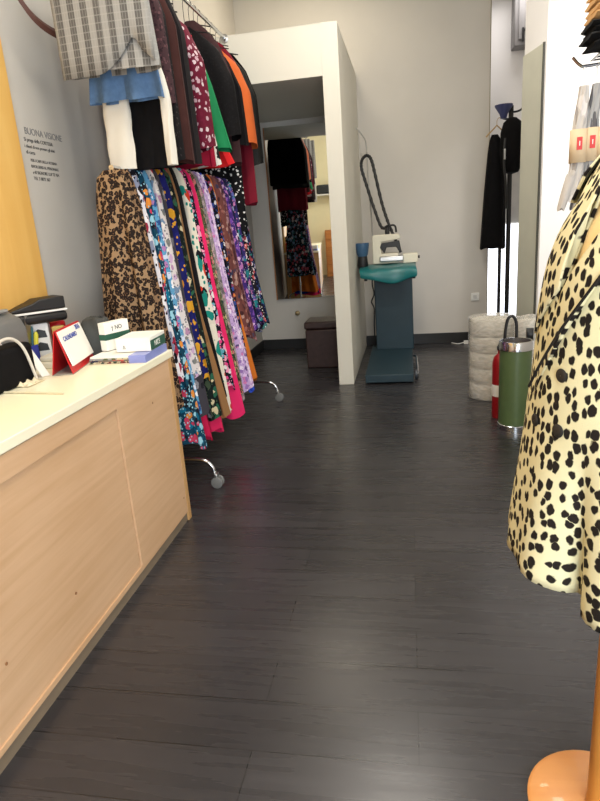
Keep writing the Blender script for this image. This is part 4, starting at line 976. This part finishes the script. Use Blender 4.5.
def sock(x, y, zt, mat, lab, zb=1.43, w=.0195, seed=0, toe=-1):
    e = empty('sock_pair', (x, y, zt), lab, 'socks', 'sock pairs hanging from the prong')
    rnd = random.Random(seed); L = zt - zb
    m = MB(); rows = []; n = 20
    for i in range(23):
        t = i / 22
        z = zt - .02 - (L - .02) * t
        ww = w * (.75 + .35 * math.sin(min(1, t * 1.8) * PI / 2)) if t < .72 else w * (1.1 + .35 * (t - .72) / .28)
        if t > .93: ww *= .8
        cx = x - .012 * t + toe * .014 * max(0, t - .6) ** 1.2 * 2
        wob = .003 * math.sin(9 * t + seed)
        rows.append([(cx + wob + ww * math.cos(2 * PI * j / n), y + .016 * math.sin(2 * PI * j / n) + .003 * math.sin(2 * j + 12 * t), z + (.012 * math.sin(j * 1.1 + seed) if t > .95 else 0)) for j in range(n)])
    m.grid(rows, True)._add(rows[0], [tuple(range(n))])._add(rows[-1], [tuple(range(n))])
    m.build('sock_leg', mat, e)
    # crumpled feet at the bottom
    m = MB(); rows = []
    for i in range(9):
        t = i / 8
        rows.append([(x - .012 + toe * (.012 + .028 * t) + .017 * math.cos(2 * PI * j / 14) * (1 - .3 * t), y - .006 + .015 * math.sin(2 * PI * j / 14), zb + .075 - .105 * t + .006 * math.sin(j * 1.7 + 3 * t)) for j in range(14)])
    m.grid(rows, True)._add(rows[-1], [tuple(range(14))]); m.build('sock_foot', mat, e)
    zb_ = zt - .02 - (L - .02) * .52
    m = MB(); m.grid([[(x - .007 + (w * 1.12 + .003) * math.cos(2 * PI * j / 24), y + .021 * math.sin(2 * PI * j / 24), z) for j in range(24)] for z in (zb_ - .05, zb_ + .05)], True)
    b = m.build('paper_band', BAND, e, solid=.001)
    MB().box(x - .016, x + .0, y - .0235, y - .021, zb_ - .012, zb_ + .026).build('red_logo', REDL, b, smooth=False)
    MB().box(x - .0092, x - .0068, y - .0242, y - .0236, zb_ + .0, zb_ + .014).build('logo_mark', PAPER, b, smooth=False)
    MB().tube(spline([(x, y, zt - .025), (x, y, zt + .02), (x, y + .0, zt + .034), (x, y + .008, zt + .028)], 4), .0025, 6).build('hook', WHITEP, e)
    return e
sock(.548, 2.2, 1.785, socks_a, 'plain light grey sock pair with a kraft band, leftmost on the prong', seed=1)
sock(.589, 2.21, 1.79, socks_b, 'mid grey striped sock pair with a kraft band, second on the prong', seed=2)
sock(.628, 2.2, 1.785, P('sock_black', (30, 30, 32), [(26, 26, 28), (214, 212, 208)], 16, .34, 5, 43), 'black and white sock pair with a kraft band at the frame edge', seed=3)
def folded(x, y, z, mat, lab, w, dep, h, seed, grp):
    rnd = random.Random(seed); m = MB(); rows = []
    for i in range(15):
        t = i / 14
        rr = .55 + .45 * math.sin(t * PI) ** .35 if 0 < t < 1 else .55
        rows.append([(x - w / 2 + w * t, y + dep / 2 * math.cos(2 * PI * j / 18) * (.75 + .25 * rr), z + h / 2 + h / 2 * rr * math.sin(2 * PI * j / 18) + .004 * math.sin(t * 7 + seed) + .0015 * math.sin(j * 2)) for j in range(18)])
    m.grid(rows, True)._add(rows[0], [tuple(range(18))])._add(rows[-1], [tuple(range(18))])
    return tag(m.build('folded_socks', mat, rot=None), lab, 'socks', grp)
bks = plain('black_sock_cloth', (24, 24, 26), .9, var=.2, spec=.15); tns = plain('tan_sock_cloth', (206, 164, 112), .85, var=.08, scale=14, spec=.2)
ordn = ['lowest', 'second from the bottom', 'third from the bottom', 'uppermost']
for k in range(4):
    folded(.63 + (.012, .0, .012, .004)[k], 2.22, 1.864 + k * .019, bks, 'folded black socks, %s of the black pile on the wire shelf' % ordn[k], .16, .17, .022, k, 'folded black socks')
for k in range(6):
    folded(.648 + .003 * (k % 2), 2.22, 1.942 + k * .022, tns, 'folded tan socks, %s of the tan pile above the black socks' % ['lowest', 'second from the bottom', 'third from the bottom', 'fourth from the bottom', 'fifth from the bottom', 'uppermost'][k], .17, .17, .025, k + 9, 'folded tan socks')

# ------------------------------------------------------------------ behind the camera: what the mirror shows
dc = empty('drawer_cabinet', (-.65, -1.3, 0), 'orange pine chest of drawers seen in the mirror', 'chest of drawers')
MB().box(-1.05, -.3, -1.58, -1.12, .0, 1.12).build('carcass', DRAWERW, dc, bevel=.004)
for k in range(5):
    dr = MB().box(-1.03, -.32, -1.12, -1.1, .1 + k * .2, .285 + k * .2).build('drawer', DRAWERW, dc, bevel=.004)
    MB().lathe([(.0001, 0), (.012, 0), (.018, .02), (.0001, .026)], -.675, -1.1, 14, 'y', .19 + k * .2).build('knob', BLACK, dr)
tag(MB().lathe([(.0001, 0), (.16, 0), (.17, .05), (.13, .14), (.05, .18), (.0001, .18)], -.72, -1.32, 28, cz=1.12).build('black_bag', BLACKC), 'slumped black bag on the chest of drawers seen in the mirror', 'bag')
sh = empty('wall_shelf', (-.8, -1.5, 1.95), 'white wall shelf with bags seen in the mirror', 'shelf')
MB().box(-1.5, -.2, -1.6, -1.3, 1.95, 1.98).build('board', WHITEP, sh, bevel=.003)
for x in (-1.3, -.8, -.35): MB().box(x - .01, x + .01, -1.6, -1.34, 1.81, 1.95).build('bracket', STEEL, sh)
tag(MB().box(-1.2, -.58, -1.55, -1.34, 1.982, 2.2).build('dark_bag', plain('dark_bag', (30, 36, 40), .6, var=.3, scale=9), bevel=.05, seg=3), 'dark soft bag on the shelf seen in the mirror', 'bag')
tag(MB().box(-.54, -.38, -1.54, -1.36, 1.982, 2.32).build('red_box', plain('red_box', (170, 30, 34), .6), bevel=.006), 'upright red box on the shelf seen in the mirror', 'box')

# ------------------------------------------------------------------ light
scene.view_settings.view_transform = 'Standard'
scene.view_settings.look = 'None'
scene.view_settings.exposure = 0
w = bpy.data.worlds.new('world'); scene.world = w; w.use_nodes = True
bgn = w.node_tree.nodes['Background']; bgn.inputs['Color'].default_value = (.75, .85, 1, 1); bgn.inputs['Strength'].default_value = 1.0
def area(name, loc, target, sx, sy, power, col):
    l = bpy.data.lights.new(name, 'AREA'); l.shape = 'RECTANGLE'; l.size = sx; l.size_y = sy; l.energy = power; l.color = col
    o = bpy.data.objects.new(name, l); COL.objects.link(o); o.location = loc
    o.rotation_euler = (Vector(target) - Vector(loc)).to_track_quat('-Z', 'Y').to_euler()
    return o
area('window_daylight', (.8, -1.66, 1.45), (.6, 5, 1.2), 1.7, 2.4, 130, (.86, .93, 1))
area('ceiling_lamp_front', (-.3, 1.2, 3.8), (-.3, 1.2, 0), .6, 1.4, 60, (1, .93, .80))
area('ceiling_lamp_mid', (-.2, 4.0, 3.8), (-.2, 4.0, 0), .6, 1.4, 48, (1, .94, .84))
area('rear_wall_fill', (-.9, 6.2, 3.84), (-.9, 6.2, 0), .5, .5, 12, (1, .9, .72))  # unseen fill light added to brighten the upper left and back walls
area('recess_lamp', (1.25, 7.5, 3.7), (1.25, 7.5, 0), .4, .4, 6, (1, .95, .92))
sl = bpy.data.lights.new('pillar_fill_spot', 'SPOT'); sl.energy = 160; sl.spot_size = math.radians(48); sl.spot_blend = .6; sl.shadow_soft_size = .12; sl.color = (1, .97, .95)  # unseen spot added to brighten the pillar's front face
so_ = bpy.data.objects.new('pillar_fill_spot', sl); COL.objects.link(so_); so_.location = (1.3, 2.9, 3.3)
so_.rotation_euler = (Vector((1.35, 5.0, 1.9)) - Vector((1.3, 2.9, 3.3))).to_track_quat('-Z', 'Y').to_euler()
